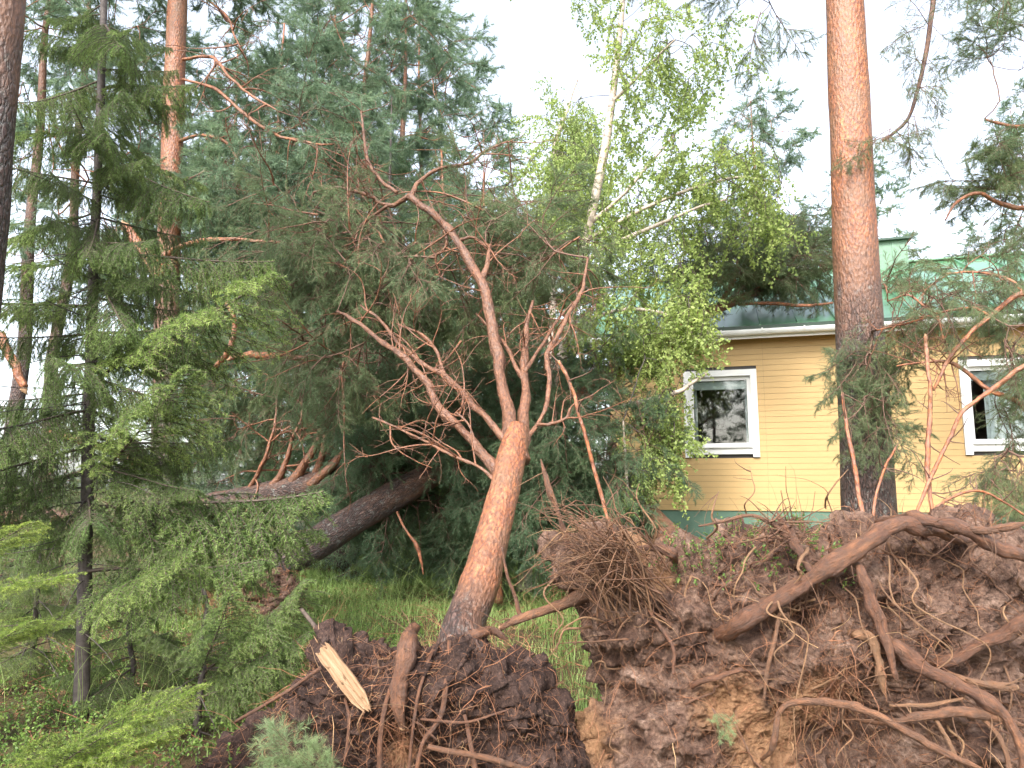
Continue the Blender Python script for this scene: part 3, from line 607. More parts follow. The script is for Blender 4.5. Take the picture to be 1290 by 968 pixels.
# --- the uprooted young pine in the middle
mp = thing('uprooted_pine', 'uprooted young pine with bare forking orange stem and small dark root plate tipped up', 'tree', P(560, 985, 4.4))
q, r = pl((578, 835, 4.30, 70), (581, 805, 4.42, 58), (590, 775, 4.58, 50), (604, 735, 4.78, 48), (622, 670, 5.12, 42), (636, 615, 5.45, 39), (647, 565, 5.8, 37), (652, 540, 5.95, 28))
mb = MB(); mb.tube(q, r, 28, 8, [.62, .62, .55, .22, .16, .12, .1, .1], .09); part('trunk', mb, M['bark'], mp); main_nodes = list(q[4:])
BR = [
 [(646, 575, 5.75, 34), (643, 530, 6.0, 27), (632, 480, 6.35, 23), (621, 420, 6.7, 21), (607, 355, 7.0, 19), (580, 312, 7.25, 16), (548, 272, 7.5, 15), (516, 247, 7.7, 13)],
 [(607, 356, 7.0, 13), (616, 332, 7.1, 10), (617, 308, 7.2, 8)],
 [(518, 248, 7.7, 10), (530, 228, 7.8, 8), (560, 211, 7.95, 7), (592, 205, 8.1, 6), (612, 190, 8.2, 5), (640, 178, 8.4, 3)],
 [(516, 247, 7.7, 11), (488, 259, 7.8, 9), (462, 246, 7.9, 7), (428, 236, 8.0, 6), (395, 243, 8.1, 4)],
 [(500, 243, 7.75, 8), (478, 225, 7.85, 7), (464, 205, 7.95, 6), (459, 170, 8.05, 5), (455, 140, 8.1, 3)],
 [(488, 259, 7.8, 7), (455, 285, 7.9, 5), (446, 305, 7.9, 4), (430, 312, 8, 3)],
 [(560, 290, 7.4, 7), (562, 310, 7.4, 6), (548, 325, 7.45, 5), (556, 350, 7.5, 3)],
 [(575, 305, 7.3, 7), (595, 300, 7.35, 6), (612, 310, 7.4, 5)],
 [(655, 580, 5.75, 34), (660, 530, 6.1, 24), (661, 480, 6.45, 17), (660, 450, 6.65, 14), (663, 415, 6.9, 10), (672, 380, 7.1, 6)],
 [(660, 480, 6.45, 10), (645, 450, 6.65, 8), (628, 425, 6.85, 6), (600, 395, 7.1, 4)],
 [(661, 468, 6.5, 9), (680, 440, 6.7, 7), (702, 405, 6.95, 5), (722, 380, 7.1, 3)],
 [(634, 605, 5.55, 24), (612, 575, 5.72, 20), (585, 545, 5.9, 17), (552, 510, 6.12, 16), (536, 480, 6.3, 14), (512, 455, 6.48, 13), (483, 432, 6.7, 10), (447, 405, 6.95, 8), (425, 392, 7.1, 4)],
 [(642, 560, 5.82, 15), (618, 532, 6.0, 13), (590, 505, 6.2, 12), (563, 475, 6.4, 11), (535, 461, 6.55, 9), (510, 440, 6.7, 8), (480, 405, 6.9, 6), (455, 385, 7.05, 4)],
 [(560, 472, 6.4, 7), (548, 440, 6.6, 6), (530, 420, 6.75, 5), (500, 408, 6.9, 4)],
 [(655, 560, 5.9, 12), (672, 540, 6.0, 9), (688, 515, 6.15, 8), (692, 478, 6.35, 9), (689, 450, 6.5, 10), (700, 428, 6.62, 10), (718, 395, 6.8, 9), (733, 362, 7.0, 7), (741, 325, 7.2, 4)],
 [(676, 535, 6.0, 6), (695, 533, 6.0, 7), (712, 527, 6.0, 6), (718, 515, 6.0, 5)],
 [(626, 608, 5.5, 8), (605, 590, 5.55, 6), (570, 573, 5.65, 6), (520, 548, 5.8, 5), (470, 526, 6.0, 4)],
 [(600, 560, 5.8, 4), (590, 535, 5.85, 4), (575, 520, 5.9, 3)],
]
for b in BR: main_nodes += list(stem(mp, 'branch', [(x, y, d, w * .69) for x, y, d, w in b], 'bark', .36, 9, .24)[1:])
rg = np.random.default_rng(5)
for b in BR: twiggy(mp, np.array([P(*p[:3]) for p in b[len(b) // 3:]]), 13 if len(b) > 4 else 6, rg, (.2, .8), .0075, bias=(0, .1, 0))
T = fill([(470, 330, 8.3, 110, 80, .7, 3), (600, 285, 8.5, 90, 70, .7, 2), (380, 300, 8.6, 110, 80, .7, 3), (690, 330, 7.9, 70, 55, .6, 1.6), (420, 440, 8.1, 60, 50, .6, 1.6), (560, 400, 8.3, 80, 55, .6, 1.6), (475, 330, 7.5, 75, 50, .25, 1.3), (545, 345, 7.5, 50, 45, .25, .9), (640, 300, 7.6, 60, 40, .25, .8), (400, 270, 8.0, 60, 40, .3, .8), (700, 300, 7.5, 35, 40, .25, .5)], 265, 21)
grow(mp, main_nodes, T, PB + PBS, 22, (0, .1, -.45), (.55, .95))
_rt = np.random.default_rng(23)
for _t in T[_rt.choice(len(T), 42, replace=False)]:      # bare snapped branches among the needles
    twiggy(mp, np.array([_t, _t + _rt.normal(size=3) * .1]), 1, _rt, (.5, 1.5), .0085, bias=(0, -.8, .25), droop=-.1)
cS, cN = soil_mass('root_plate', [(250, 955), (330, 900), (390, 850), (402, 825), (450, 815), (505, 812), (560, 806), (605, 800), (640, 830), (665, 855), (690, 900), (705, 960), (700, 1050), (500, 1110), (300, 1080), (240, 1010)], (505, 940), 4.32, .30, .28, 3, mp, .0008, 640, 200, sand=[(500, 950, 40)], mat='soil_dark')
fine_roots(mp, cS, cN, 4500, 31, (.04, .22), (.0006, .0018), .4, .8)
fine_roots(mp, cS, cN, 220, 32, (.25, .75), (.0015, .0035), .5, 1.0, 'thin_roots')
for pts, t, pale in [
 ([(512, 812, 4.10, 26), (506, 835, 4.02, 30), (502, 870, 3.98, 27), (504, 900, 3.97, 18), (508, 918, 3.97, 14)], 0, True),
 ([(566, 808, 4.2, 7), (562, 860, 4.02, 8), (556, 900, 3.98, 8), (532, 938, 3.96, 7), (520, 985, 3.95, 6)], 0, False),
 ([(545, 815, 4.15, 5), (530, 862, 4.0, 5), (522, 905, 3.96, 5), (512, 985, 3.95, 5)], 0, False),
 ([(492, 868, 4.0, 7), (482, 905, 3.96, 8), (477, 985, 3.95, 8)], 0, False),
 ([(538, 941, 3.93, 8), (585, 950, 3.93, 9), (625, 958, 3.95, 9), (668, 970, 4.0, 7)], .05, False),
 ([(600, 800, 4.3, 20), (618, 792, 4.4, 15), (630, 800, 4.4, 11), (638, 808, 4.4, 6)], 0, False),
 ([(518, 815, 4.2, 17), (517, 800, 4.2, 18), (520, 797, 4.22, 14)], 0, False),
 ([(585, 900, 4.0, 5), (592, 930, 3.95, 7), (600, 975, 3.93, 8)], 0, False),
 ([(530, 905, 3.98, 4), (590, 910, 3.93, 4), (640, 893, 3.98, 3)], 0, False),
 ([(430, 870, 4.1, 4), (440, 905, 4.0, 5), (430, 975, 3.95, 5)], 0, False)]:
    root_part(mp, pts, t, pale)
# --- pale splintered plank of wood stuck in that root plate, and two thin sticks on it
ws = thing('wood_splinter', 'cream coloured freshly split wood splinter stuck in small root plate', 'splinter', P(460, 892, 4.0))
q = np.array([P(407, 818, 4.0), P(463, 893, 3.95)]); ax = nrm(q[1] - q[0]); nn = nrm(np.array([-.2, -1, .35])); nn = nrm(nn - ax * (nn @ ax)); sd = np.cross(ax, nn); Ls = np.linalg.norm(q[1] - q[0]); mb = MB(); V = []; n = 26
for i in range(n):
    t = i / (n - 1); w = .042 * (1 + .10 * vnoise(np.array([t * 7, 1.2, 3.3]))) * (1 if t < .8 else 1 - (t - .8) * 2.4); h = .013 * (1 + .3 * vnoise(np.array([t * 9, 7.7, 2])))
    for a in range(9):
        u = a / 8 * 2 - 1; j = (.05 * vnoise(np.array([u * 6, 9.1, 0])) if i == 0 else (.03 * vnoise(np.array([u * 6, 3.1, 5])) if i == n - 1 else 0)); V.append(q[0] + ax * (Ls * t + j) + sd * u * w + nn * (h + .005 * vnoise(np.array([u * 9, t * 2, 4]))))
    for a in range(9): u = 1 - a / 8 * 2; V.append(q[0] + ax * Ls * t + sd * u * w * .95 - nn * h)
i0 = np.arange(n - 1)[:, None] * 18; j0 = np.arange(18)[None]; j1 = (j0 + 1) % 18; f = np.concatenate([np.stack([i0 + j0, i0 + j1, i0 + 18 + j1], -1).reshape(-1, 3), np.stack([i0 + j0, i0 + 18 + j1, i0 + 18 + j0], -1).reshape(-1, 3)])
e = (n - 1) * 18; f = np.vstack([f] + [[[a, a + 1, 17 - a], [a + 1, 16 - a, 17 - a]] for a in range(8)] + [[[e + a, e + 17 - a, e + a + 1], [e + a + 1, e + 17 - a, e + 16 - a]] for a in range(8)]); V = np.array(V); bk = np.column_stack([(V - q[0]) @ sd, (V - q[0]) @ nn, (V - q[0]) @ ax]); mb.add(V, f, 0, bk); part('heartwood', mb, M['wood'], ws, False)
for i in range(11):
    a = q[0] + (q[1] - q[0]) * rng.uniform(-.2, .8) + rng.normal(size=3) * .014; mb = MB(); mb.tube([a, a + (P(408, 816, 4.02) - P(430, 845, 4.0)) * rng.uniform(.1, .4) + rng.normal(size=3) * .012], [.005, .001], 4, 1); part('sliver', mb, M['wood'], ws)
for lab, pts, mt in [('long thin tan stick slanting over small spruce beside wood splinter', [(296, 910, 4.1, 4), (350, 878, 4.05, 4), (405, 842, 4.05, 5)], 'root'), ('dark straight broken stick leaning above cream wood splinter', [(380, 768, 4.5, 5), (400, 797, 4.3, 6), (428, 838, 4.1, 6)], 'twig_spruce')]:
    t_ = thing('stick', lab, 'stick', P(*pts[-1][:3])); stem(t_, 'shaft', pts, mt, 0, 6, .1)

# --- the big uprooted pine on the right: root plate towards the camera, stem falling away behind it
bp = thing('uprooted_pine', 'large uprooted pine with broad upright root plate of soil and thick tangled roots', 'tree', P(1080, 1000, 4.6))
out = [(712, 700), (735, 668), (790, 670), (850, 690), (900, 678), (960, 668), (1010, 672), (1060, 688), (1110, 668), (1200, 664), (1300, 690), (1430, 760), (1470, 900), (1420, 1060), (1100, 1100), (820, 1080), (700, 1010), (735, 930), (772, 890), (792, 830), (768, 790), (742, 760)]
bS, bN = soil_mass('root_plate', out, (1050, 870), 4.62, .36, .38, 11, bp, .0006, 940, 250, sand=[(830, 720, 60), (800, 690, 50), (960, 930, 110), (920, 890, 90), (740, 930, 70), (1020, 880, 60)])
mb = MB(); q = np.array([P(1090, 850, 4.7), P(1060, 815, 5.2), P(990, 760, 6.2), P(905, 712, 7.6), P(835, 672, 9.0), P(790, 610, 10.2), P(770, 560, 11)]); mb.tube(q, [.26, .22, .2, .19, .17, .13, .07], 18, 6, [1, .95, .8, .6, .4, .2, .1], .08); part('trunk', mb, M['bark'], bp)
T = fill([(720, 560, 9.5, 80, 100, .8, 3), (765, 610, 9.6, 50, 60, .6, 1.6), (690, 610, 9.6, 60, 70, .6, 1.6), (720, 480, 9.8, 60, 50, .6, 1.2), (650, 640, 10, 50, 50, .5, .8), (805, 555, 9.4, 14, 50, .3, .7)], 205, 41)
grow(bp, list(q[3:]), T, PBL, 42, (0, -.1, -.6), (.6, 1.0))
BIG = [
 ([(925, 795, 4.22, 30), (955, 772, 4.16, 29), (992, 748, 4.12, 28), (1040, 715, 4.1, 27), (1083, 688, 4.1, 25), (1110, 669, 4.12, 23), (1142, 662, 4.16, 22), (1192, 673, 4.25, 19), (1225, 682, 4.35, 14)], 0, False),
 ([(1150, 652, 4.2, 17), (1180, 657, 4.12, 22), (1215, 667, 4.1, 25), (1252, 688, 4.1, 21), (1300, 702, 4.1, 18), (1350, 735, 4.1, 14)], 0, False),
 ([(1215, 668, 4.12, 14), (1250, 667, 4.05, 12), (1300, 657, 4.0, 11)], .05, False),
 ([(1082, 715, 4.1, 15), (1098, 755, 4.06, 20), (1113, 800, 4.04, 17), (1124, 840, 4.02, 12), (1129, 856, 4.02, 10)], 0, True),
 ([(1075, 798, 4.15, 14), (1096, 803, 4.1, 17), (1104, 830, 4.07, 15), (1110, 855, 4.06, 13), (1118, 882, 4.06, 5)], .22, False),
 ([(1118, 812, 4.1, 20), (1150, 833, 4.05, 25), (1190, 853, 4.0, 24), (1232, 876, 3.95, 21), (1268, 905, 3.9, 18), (1286, 945, 3.88, 14), (1290, 1000, 3.88, 12)], 0, False),
 ([(1215, 855, 4.0, 10), (1245, 860, 3.98, 13), (1280, 864, 3.95, 13)], .15, True),
 ([(970, 950, 4.08, 8), (982, 900, 4.05, 9), (1004, 884, 4.02, 10), (1060, 888, 3.98, 13), (1115, 908, 3.93, 14), (1165, 935, 3.9, 14), (1245, 973, 3.85, 14)], .05, False),
 ([(1120, 912, 4.0, 10), (1160, 903, 3.97, 13), (1210, 898, 3.95, 15), (1250, 903, 3.93, 14), (1290, 915, 3.9, 10)], .05, False),
 ([(1120, 890, 4.05, 5), (1170, 888, 4.0, 7), (1215, 880, 3.98, 4)], .2, False),
 ([(1185, 835, 4.15, 18), (1215, 822, 4.1, 22), (1255, 803, 4.06, 24), (1300, 778, 4.0, 23), (1360, 740, 4.0, 20)], 0, False),
 ([(752, 742, 4.5, 24), (725, 756, 4.46, 22), (690, 769, 4.45, 17), (655, 780, 4.44, 12), (630, 792, 4.44, 10)], .05, True),
 ([(765, 770, 4.5, 26), (744, 738, 4.45, 20), (729, 705, 4.42, 13), (712, 675, 4.42, 10), (699, 632, 4.42, 9), (690, 605, 4.43, 8), (682, 578, 4.45, 6)], 0, False),
 ([(655, 775, 4.45, 8), (649, 750, 4.45, 6), (640, 725, 4.45, 5), (632, 690, 4.47, 3)], 0, False),
 ([(1175, 905, 3.98, 6), (1195, 935, 3.93, 7), (1220, 985, 3.9, 8)], .2, False),
 ([(1240, 905, 3.95, 8), (1262, 935, 3.9, 8), (1275, 985, 3.88, 8)], .1, False),
 ([(985, 760, 4.15, 6), (976, 810, 4.1, 7), (966, 850, 4.1, 6), (962, 880, 4.1, 4)], .1, False),
 ([(870, 865, 4.3, 9), (900, 855, 4.2, 9), (935, 843, 4.2, 6)], 0, False),
 ([(1030, 735, 4.1, 6), (1010, 700, 4.15, 16), (990, 672, 4.2, 18), (978, 645, 4.25, 8)], 0, False),
 ([(985, 668, 4.2, 8), (950, 650, 4.2, 6), (915, 655, 4.22, 5), (880, 662, 4.25, 3)], .05, False),
 ([(850, 700, 4.4, 15), (830, 690, 4.4, 17), (800, 690, 4.45, 12)], 0, False),
 ([(780, 720, 4.4, 5), (840, 800, 4.25, 6), (850, 850, 4.2, 5)], 0, False)]
for pts, t, pale in BIG: root_part(bp, pts, t, pale)
rg = np.random.default_rng(77)
for px0, py0, px1, py1, px2, py2, w, t in [(1135, 705, 1165, 765, 1232, 862, 3.5, .5), (1000, 740, 1003, 800, 1005, 985, 3, .5), (1062, 890, 1066, 930, 1072, 985, 3, .35), (1265, 765, 1270, 785, 1271, 812, 3, .8), (975, 735, 990, 800, 1002, 850, 3.5, .4), (1120, 700, 1180, 820, 1190, 880, 3, .4), (1105, 730, 1150, 790, 1215, 800, 2.5, .2), (1195, 900, 1215, 935, 1230, 985, 4, .6), (952, 690, 935, 720, 925, 760, 3, .6), (1017, 690, 1005, 715, 1000, 735, 6, .4), (815, 700, 812, 640, 806, 610, 3, .5), (735, 665, 700, 672, 672, 705, 3, .6), (760, 655, 715, 660, 690, 690, 3, .5), (705, 720, 700, 780, 698, 820, 3, .5), (745, 790, 720, 795, 690, 830, 4, .4), (770, 785, 735, 780, 700, 805, 3, .5), (830, 810, 780, 805, 700, 812, 4, .1), (790, 680, 770, 640, 760, 600, 3, .3), (890, 680, 895, 650, 905, 620, 4, .3), (940, 650, 948, 620, 945, 588, 2.5, .7), (1040, 640, 1052, 610, 1068, 590, 3, .4)]:
    d = 4.08 if py2 > 700 and px0 > 850 else 4.3; J = lambda a, b: rg.normal() * .09 * math.hypot(px2 - px0, py2 - py0); root_part(bp, [(px0, py0, d + .1, w), ((px0 + px1) / 2 + J(0, 0), (py0 + py1) / 2, d - .03, w), (px1 + J(0, 0), py1, d - .05, w * .85), ((px1 + px2) / 2 + J(0, 0), (py1 + py2) / 2, d - .05, w * .7), (px2, py2, d - .02, w * .3)], t * .75, False, .15, 5)
brush = MB()
for k in range(140):                                   # brush of roots torn out at the plate's left shoulder
    a = P(rg.uniform(750, 850), rg.uniform(685, 790), 4.28 + rg.uniform(-.1, .12)); e = P(rg.uniform(685, 800), rg.uniform(635, 740), 4.2 + rg.uniform(-.3, .2)); m = (a + e) / 2 + np.array([0, -.03, rg.uniform(.0, .12)]) + rg.normal(size=3) * .02
    brush.tube([a, m, e, e + nrm(e - m) * .07 + rg.normal(size=3) * .05], [rg.uniform(.003, .007), .004, .0025, .001], 4, 3, rg.random() * .25, cap=False)
tag(part('root_brush', brush, M['root'], bp), kind='stuff')
for k in range(45):                                    # spiky clump on the plate's crest
    a = P(rg.uniform(965, 1010), rg.uniform(655, 690), 4.2 + rg.uniform(-.08, .1)); st = skel(rg.uniform(.15, .42), rg, 5, .15, .4, nrm(np.array([rg.normal() * .9, rg.normal() * .4 - .2, rg.uniform(-.3, 1.0)])), a)
    mb = MB(); mb.tube(st, np.linspace(rg.uniform(.003, .007), .001, 6), 4, 2, rg.random() * .15, cap=False); part('root', mb, M['root'], bp)
fine_roots(bp, bS, bN, 8800, 51, (.03, .18), (.0006, .0016), .4, .8)
fine_roots(bp, bS, bN, 480, 52, (.25, .8), (.0013, .0034), .5, 1.0, 'thin_roots')
fine_roots(bp, bS, bN, 260, 53, (.15, .5), (.001, .003), .9, -.3, 'crest_roots', lambda S: S[:, 2] > 1.15)

def tangle(root, S, n, seed, L=(.3, 1.1), r=(.0025, .0075), window=None):
    rg = np.random.default_rng(seed); S = S[rg.choice(len(S), 9000)]
    if window is not None: S = S[window(S)]
    for _ in range(n):
        p = S[rg.integers(len(S))]; d = nrm(rg.normal(size=3) * [1, .2, .8]); l = rg.uniform(*L); m = max(5, int(l / .07)); pts = []
        for k in range(m):
            j = np.argmin(((S - p) ** 2).sum(1)); pts.append(S[j] * .55 + p * .45 + np.array([0, -.035 + rg.normal() * .02, 0]) + rg.normal(size=3) * .012); d = nrm(d + rg.normal(size=3) * .35 + [0, 0, -.08]); p = S[j] * .6 + p * .4 + d * .07
        R0 = rg.uniform(*r); mb = MB(); mb.tube(pts, np.linspace(R0, R0 * .35, m), 6, 2, max(0, rg.normal() * .22), .2); part('root', mb, M['root'], root)
tangle(bp, bS, 130, 151); tangle(mp, cS, 60, 152, (.2, .7), (.002, .0055)); tangle(bp, bS, 60, 153, (.3, .8), (.003, .008), lambda S: (S[:, 2] > .85) & (S[:, 0] < 1.8))
# --- low plants growing on the crest and on the ground
def sprigs(name, label, base, n, seed, h=(.06, .2), leaf=.018, mat='shrub_leaf', root=None, nl=14):
    rg = np.random.default_rng(seed); tw = MB(); lf = MB(); K = 5
    i = rg.integers(0, len(base), n); p = base[i]; d = np.array([0, 0, 1.0]) + rg.normal(size=(n, 3)) * .45; d /= np.linalg.norm(d, axis=1)[:, None]; l = rg.uniform(*h, n); pts = [p]
    for k in range(K - 1): d = d + rg.normal(size=(n, 3)) * .18; d /= np.linalg.norm(d, axis=1)[:, None]; p = p + d * (l / (K - 1))[:, None]; pts.append(p)
    S = np.stack(pts, 1); tw.hairs(S, .0016, .0006); j = np.repeat(np.arange(n), nl); t = rg.uniform(.25, 1, len(j)) * (K - 1); a = np.minimum(t.astype(int), K - 2); w = (t - a)[:, None]
    q = S[j, a] * (1 - w) + S[j, a + 1] * w; lf.leaves(q, rg.normal(size=(len(q), 3)) + np.array([0, 0, .25]), leaf, rg, wide=.62)
    o = link(name, merge(tw, lf, name, M['twig_spruce'], M[mat]), root); return o
crest = bS[(bS[:, 2] > 1.0) & (bS[:, 0] < 1.9) & (bS[:, 0] > .75)]
tag(sprigs('bilberry_sprigs', '', crest, 170, 61, (.05, .16), .017, root=bp), kind='stuff')
vis = lambda n, x0, x1, y0, y1, sd: (lambda a: np.column_stack([a, gz(a[:, 0], a[:, 1])]))(np.random.default_rng(sd).uniform([x0, y0], [x1, y1], (n, 2)))
g1 = np.vstack([vis(2200, -4.2, -.9, 4.0, 8.0, 62), vis(2200, -7, -1.4, 7.5, 13, 66)])
tag(sprigs('bilberry_undergrowth', '', g1, 5600, 63, (.08, .26), .022), 'low leafy bilberry undergrowth carpeting the ground under spruces', 'undergrowth', None, 'stuff')
def grass():
    rg = np.random.default_rng(64); n = 95000; xy = rg.uniform([-4.5, 4.5], [3.2, 15.5], (n, 2)); dens = fbm(np.column_stack([xy * .9, 0 * xy[:, 0]]), 3); xy = xy[(dens > -.55 + rg.normal(size=n) * .25) & (xy[:, 0] > -2.3 - (xy[:, 1] > 8) * 2 + fbm(np.column_stack([xy * .5, 0 * xy[:, 0] + 4]), 2)) & ~((xy[:, 0] > .9) & (xy[:, 1] < 5.1))]
    n = len(xy); p = np.column_stack([xy, gz(xy[:, 0], xy[:, 1]) - .01]); h = rg.gamma(4, .03, n) * (1 + .5 * fbm(p * .7, 2)); a = rg.uniform(0, 6.28, n); bend = rg.uniform(.15, .9, n)
    dx = np.column_stack([np.cos(a), np.sin(a), 0 * a]); sd = np.column_stack([-np.sin(a), np.cos(a), 0 * a]) * (.0028 * (1 + (p[:, 1:2] - 4) * .08)); up = np.array([0, 0, 1.0])
    H = h[:, None]; B_ = bend[:, None]; m = p + up * H * .6 + dx * H * B_ * .25; t = p + up * H * (1 - .35 * B_) + dx * H * B_
    v = np.stack([p - sd, p + sd, m - sd * .8, m + sd * .8, t], 1).reshape(-1, 3); b = np.arange(n)[:, None] * 5; tn = np.repeat(np.clip(rg.random(n) * .7 + .35 * fbm(p * 1.3 + 9, 2), 0, 1), 5)
    mb = MB(); mb.add(v, np.concatenate([b + [0, 1, 3], b + [0, 3, 2], b + [2, 3, 4]]), tn)
    k = 420; q = vis(k, -3.5, 1.2, 5, 10, 65); e = q[:, None] + np.linspace(0, 1, 7)[None, :, None] * np.array([0, 0, 1.0]) * rg.uniform(.4, .8, k)[:, None, None]; ar = (np.linspace(0, 1, 7) ** 2)[None, :, None] * np.column_stack([rg.normal(size=k), rg.normal(size=k), -abs(rg.normal(size=k)) * .4])[:, None] * .3
    mb.hairs(e + ar, .002, .0008, rg.uniform(.5, 1, k)); tag(part('grass', mb, M['grass'], None), 'green meadow grass with long arching blades between the root plates and house', 'grass', None, 'stuff')
grass()

def litter():
    rg = np.random.default_rng(171); n = 5200; q = vis(n, -4.5, 2.6, 4.2, 12, 172); a = rg.uniform(0, 6.28, n); l = rg.gamma(2.0, .07, n); d = np.column_stack([np.cos(a), np.sin(a), rg.uniform(-.1, .5, n)]) * l[:, None]
    t = np.linspace(0, 1, 4)[None, :, None]; Pn = q[:, None] + d[:, None] * t + rg.normal(size=(n, 4, 3)) * .012 + np.array([0, 0, .03]); mb = MB(); mb.hairs(Pn, rg.uniform(.001, .006, n), .001, np.where(rg.random(n) < .1, .7, 0)); tag(part('twig_litter', mb, M['fine_root'], None), 'broken brown twigs littering the ground between the fallen trees', 'litter', None, 'stuff')
litter()

# ------------------------------------------------------------------ standing pine in front of the house
sp = thing('standing_pine', 'thick standing pine with smooth orange upper bark in front of yellow house', 'tree', P(1099, 760, 7.0))
q = np.array([P(1100, 800, 7.0), P(1098, 720, 7.0), P(1095, 660, 7.0), P(1091, 560, 7.0), P(1087, 480, 7.0), P(1083, 420, 7.0), P(1077, 300, 7.0), P(1071, 160, 7.0), P(1064, 0, 7.0), P(1057, -180, 7.0), P(1048, -420, 7.0), P(1040, -700, 7.0)])
mb = MB(); mb.tube(q, np.array([80, 70, 64, 62, 60, 59, 56, 52, 48, 45, 38, 26]) * 7 / F / 2, 48, 14, [1, 1, 1, 1, .95, .62, .22, .1, .08, .08, .08, .08], .035); part('trunk', mb, M['bark'], sp)
nodes = list(q[8:])
hang = [P(1066, -160, 7.0), P(1120, -150, 6.9), P(1165, -90, 6.8), P(1176, -20, 6.8), P(1172, 30, 6.8), P(1165, 75, 6.8), P(1157, 110, 6.8), P(1145, 148, 6.8), P(1128, 166, 6.8), P(1112, 178, 6.8)]
mb = MB(); mb.tube(hang, np.linspace(.035, .012, len(hang)), 8, 4, .5, .15); part('branch', mb, M['bark'], sp)
rg = np.random.default_rng(81)
for i in range(34):
    a = np.array(hang[rg.integers(3, 10)]) + rg.normal(size=3) * .03; d = np.array([rg.normal(), rg.normal() * .5, -.4 + rg.normal() * .5]); put('bough', PBS[rg.integers(3)], sp, a, d, rg.uniform(.3, .62), rg.uniform(-1, 1))
T = fill([(960, 10, 7.3, 30, 30, .4, 1), (1230, -120, 7, 160, 100, 1, 4), (900, -160, 7, 160, 90, 1, 4), (1060, -450, 7, 260, 200, 1.5, 12)], 70, 82); grow(sp, nodes, T, PB, 83, (0, 0, -.3), (.7, 1.1))

# dark trunk at the left edge, near the camera
lt = thing('standing_pine', 'dark scaly standing pine trunk beside the drooping spruce, orange at its top', 'tree', P(-88, 960, 4.6))
q = np.array([P(-92, 1010, 4.6), P(-64, 700, 4.6), P(-36, 400, 4.6), P(-17, 200, 4.6), P(2, 0, 4.6), P(24, -250, 4.6), P(52, -600, 4.6)])
mb = MB(); mb.tube(q, np.array([80, 68, 62, 60, 56, 52, 44]) * 4.6 / F / 2, 32, 12, [1, 1, .9, .75, .3, .1, .1], .06); part('trunk', mb, M['bark'], lt)
grow(lt, list(q[5:]), fill([(0, -500, 4.8, 200, 120, 1.2, 1)], 16, 84), PB, 85, (0, 0, -.3), (.7, 1.0))

rt = thing('standing_pine', 'standing pine with orange limb and dark boughs reaching over the roof ridge', 'tree', P(1420, 790, 8.3))
q = np.array([P(1424, 790, 8.3), P(1418, 500, 8.3), P(1408, 200, 8.3), P(1400, -50, 8.3), P(1392, -350, 8.3)]); mb = MB(); mb.tube(q, np.array([48, 42, 38, 34, 26]) * 8.3 / F / 2, 24, 10, [1, .7, .15, .1, .1], .05); part('trunk', mb, M['bark'], rt); ln = list(q[3:])
for pts in [[(1404, 215, 8.3, 10), (1340, 255, 8.2, 8), (1290, 263, 8.1, 7), (1262, 258, 8.1, 6), (1232, 244, 8, 5), (1205, 256, 8, 4), (1190, 278, 8, 2)], [(1402, 120, 8.3, 9), (1330, 150, 8.4, 7), (1280, 160, 8.4, 5), (1240, 150, 8.4, 3)]]: ln += list(stem(rt, 'limb', pts, 'bark', .05, 8, .12)[1:])
grow(rt, ln, fill([(1270, 170, 8.3, 35, 45, .4, 2), (1260, 240, 8.2, 45, 25, .3, 2), (1265, 290, 8.2, 35, 20, .3, 1.2), (1270, 60, 8.4, 35, 40, .4, 1.2), (1400, -150, 8.3, 140, 100, .8, 3)], 62, 181), PB, 182, (-.2, 0, -.2), (.45, .8))

# mid-distance standing pine with drooping broken limbs
mpn = thing('standing_pine', 'standing pine with clean orange trunk and drooping broken limbs behind the spruce', 'tree', P(212, 735, 12.5))
q = np.array([P(206, 735, 12.5), P(208, 500, 12.5), P(214, 280, 12.5), P(219, 120, 12.5), P(224, 0, 12.5), P(230, -150, 12.5), P(236, -330, 12.5)])
mb = MB(); mb.tube(q, np.array([36, 31, 28, 27, 25, 20, 10]) * 12.5 / F / 2, 18, 8, [1, .6, .15, .1, .05, .05, .05], .05); part('trunk', mb, M['bark'], mpn)
ln = list(q[4:])
for pts in [[(226, 178, 12.4, 7), (250, 171, 12.2, 6), (280, 177, 12, 6), (298, 198, 11.9, 5), (318, 245, 11.8, 3)], [(230, 75, 12.4, 6), (268, 72, 12.2, 6), (292, 100, 12, 6), (320, 122, 11.8, 5), (350, 140, 11.7, 3)], [(230, 100, 12.4, 5), (270, 112, 12.2, 6), (310, 145, 12, 7), (345, 168, 11.8, 6), (385, 180, 11.6, 5), (420, 182, 11.5, 3)], [(262, 0, 12.2, 5), (285, 20, 12, 5), (298, 50, 11.9, 4), (310, 75, 11.8, 2)]]:
    pts = [(x, y, d, w * .72) for x, y, d, w in pts]; qq = stem(mpn, 'limb', pts, 'bark', .2, 7, .2); ln += list(qq[1:]); twiggy(mpn, qq[1:], 9, np.random.default_rng(int(pts[0][0] + pts[0][1])), (.4, 1.2), .012, droop=.3)
T = fill([(370, 150, 12, 80, 60, .8, 2), (300, 230, 12.2, 70, 50, .8, 1.2), (150, 60, 12.6, 50, 60, .9, .5), (240, -120, 12.5, 180, 130, 1.2, 4)], 150, 86); grow(mpn, ln, T, PF, 87, (0, 0, -.3), (.8, 1.2))

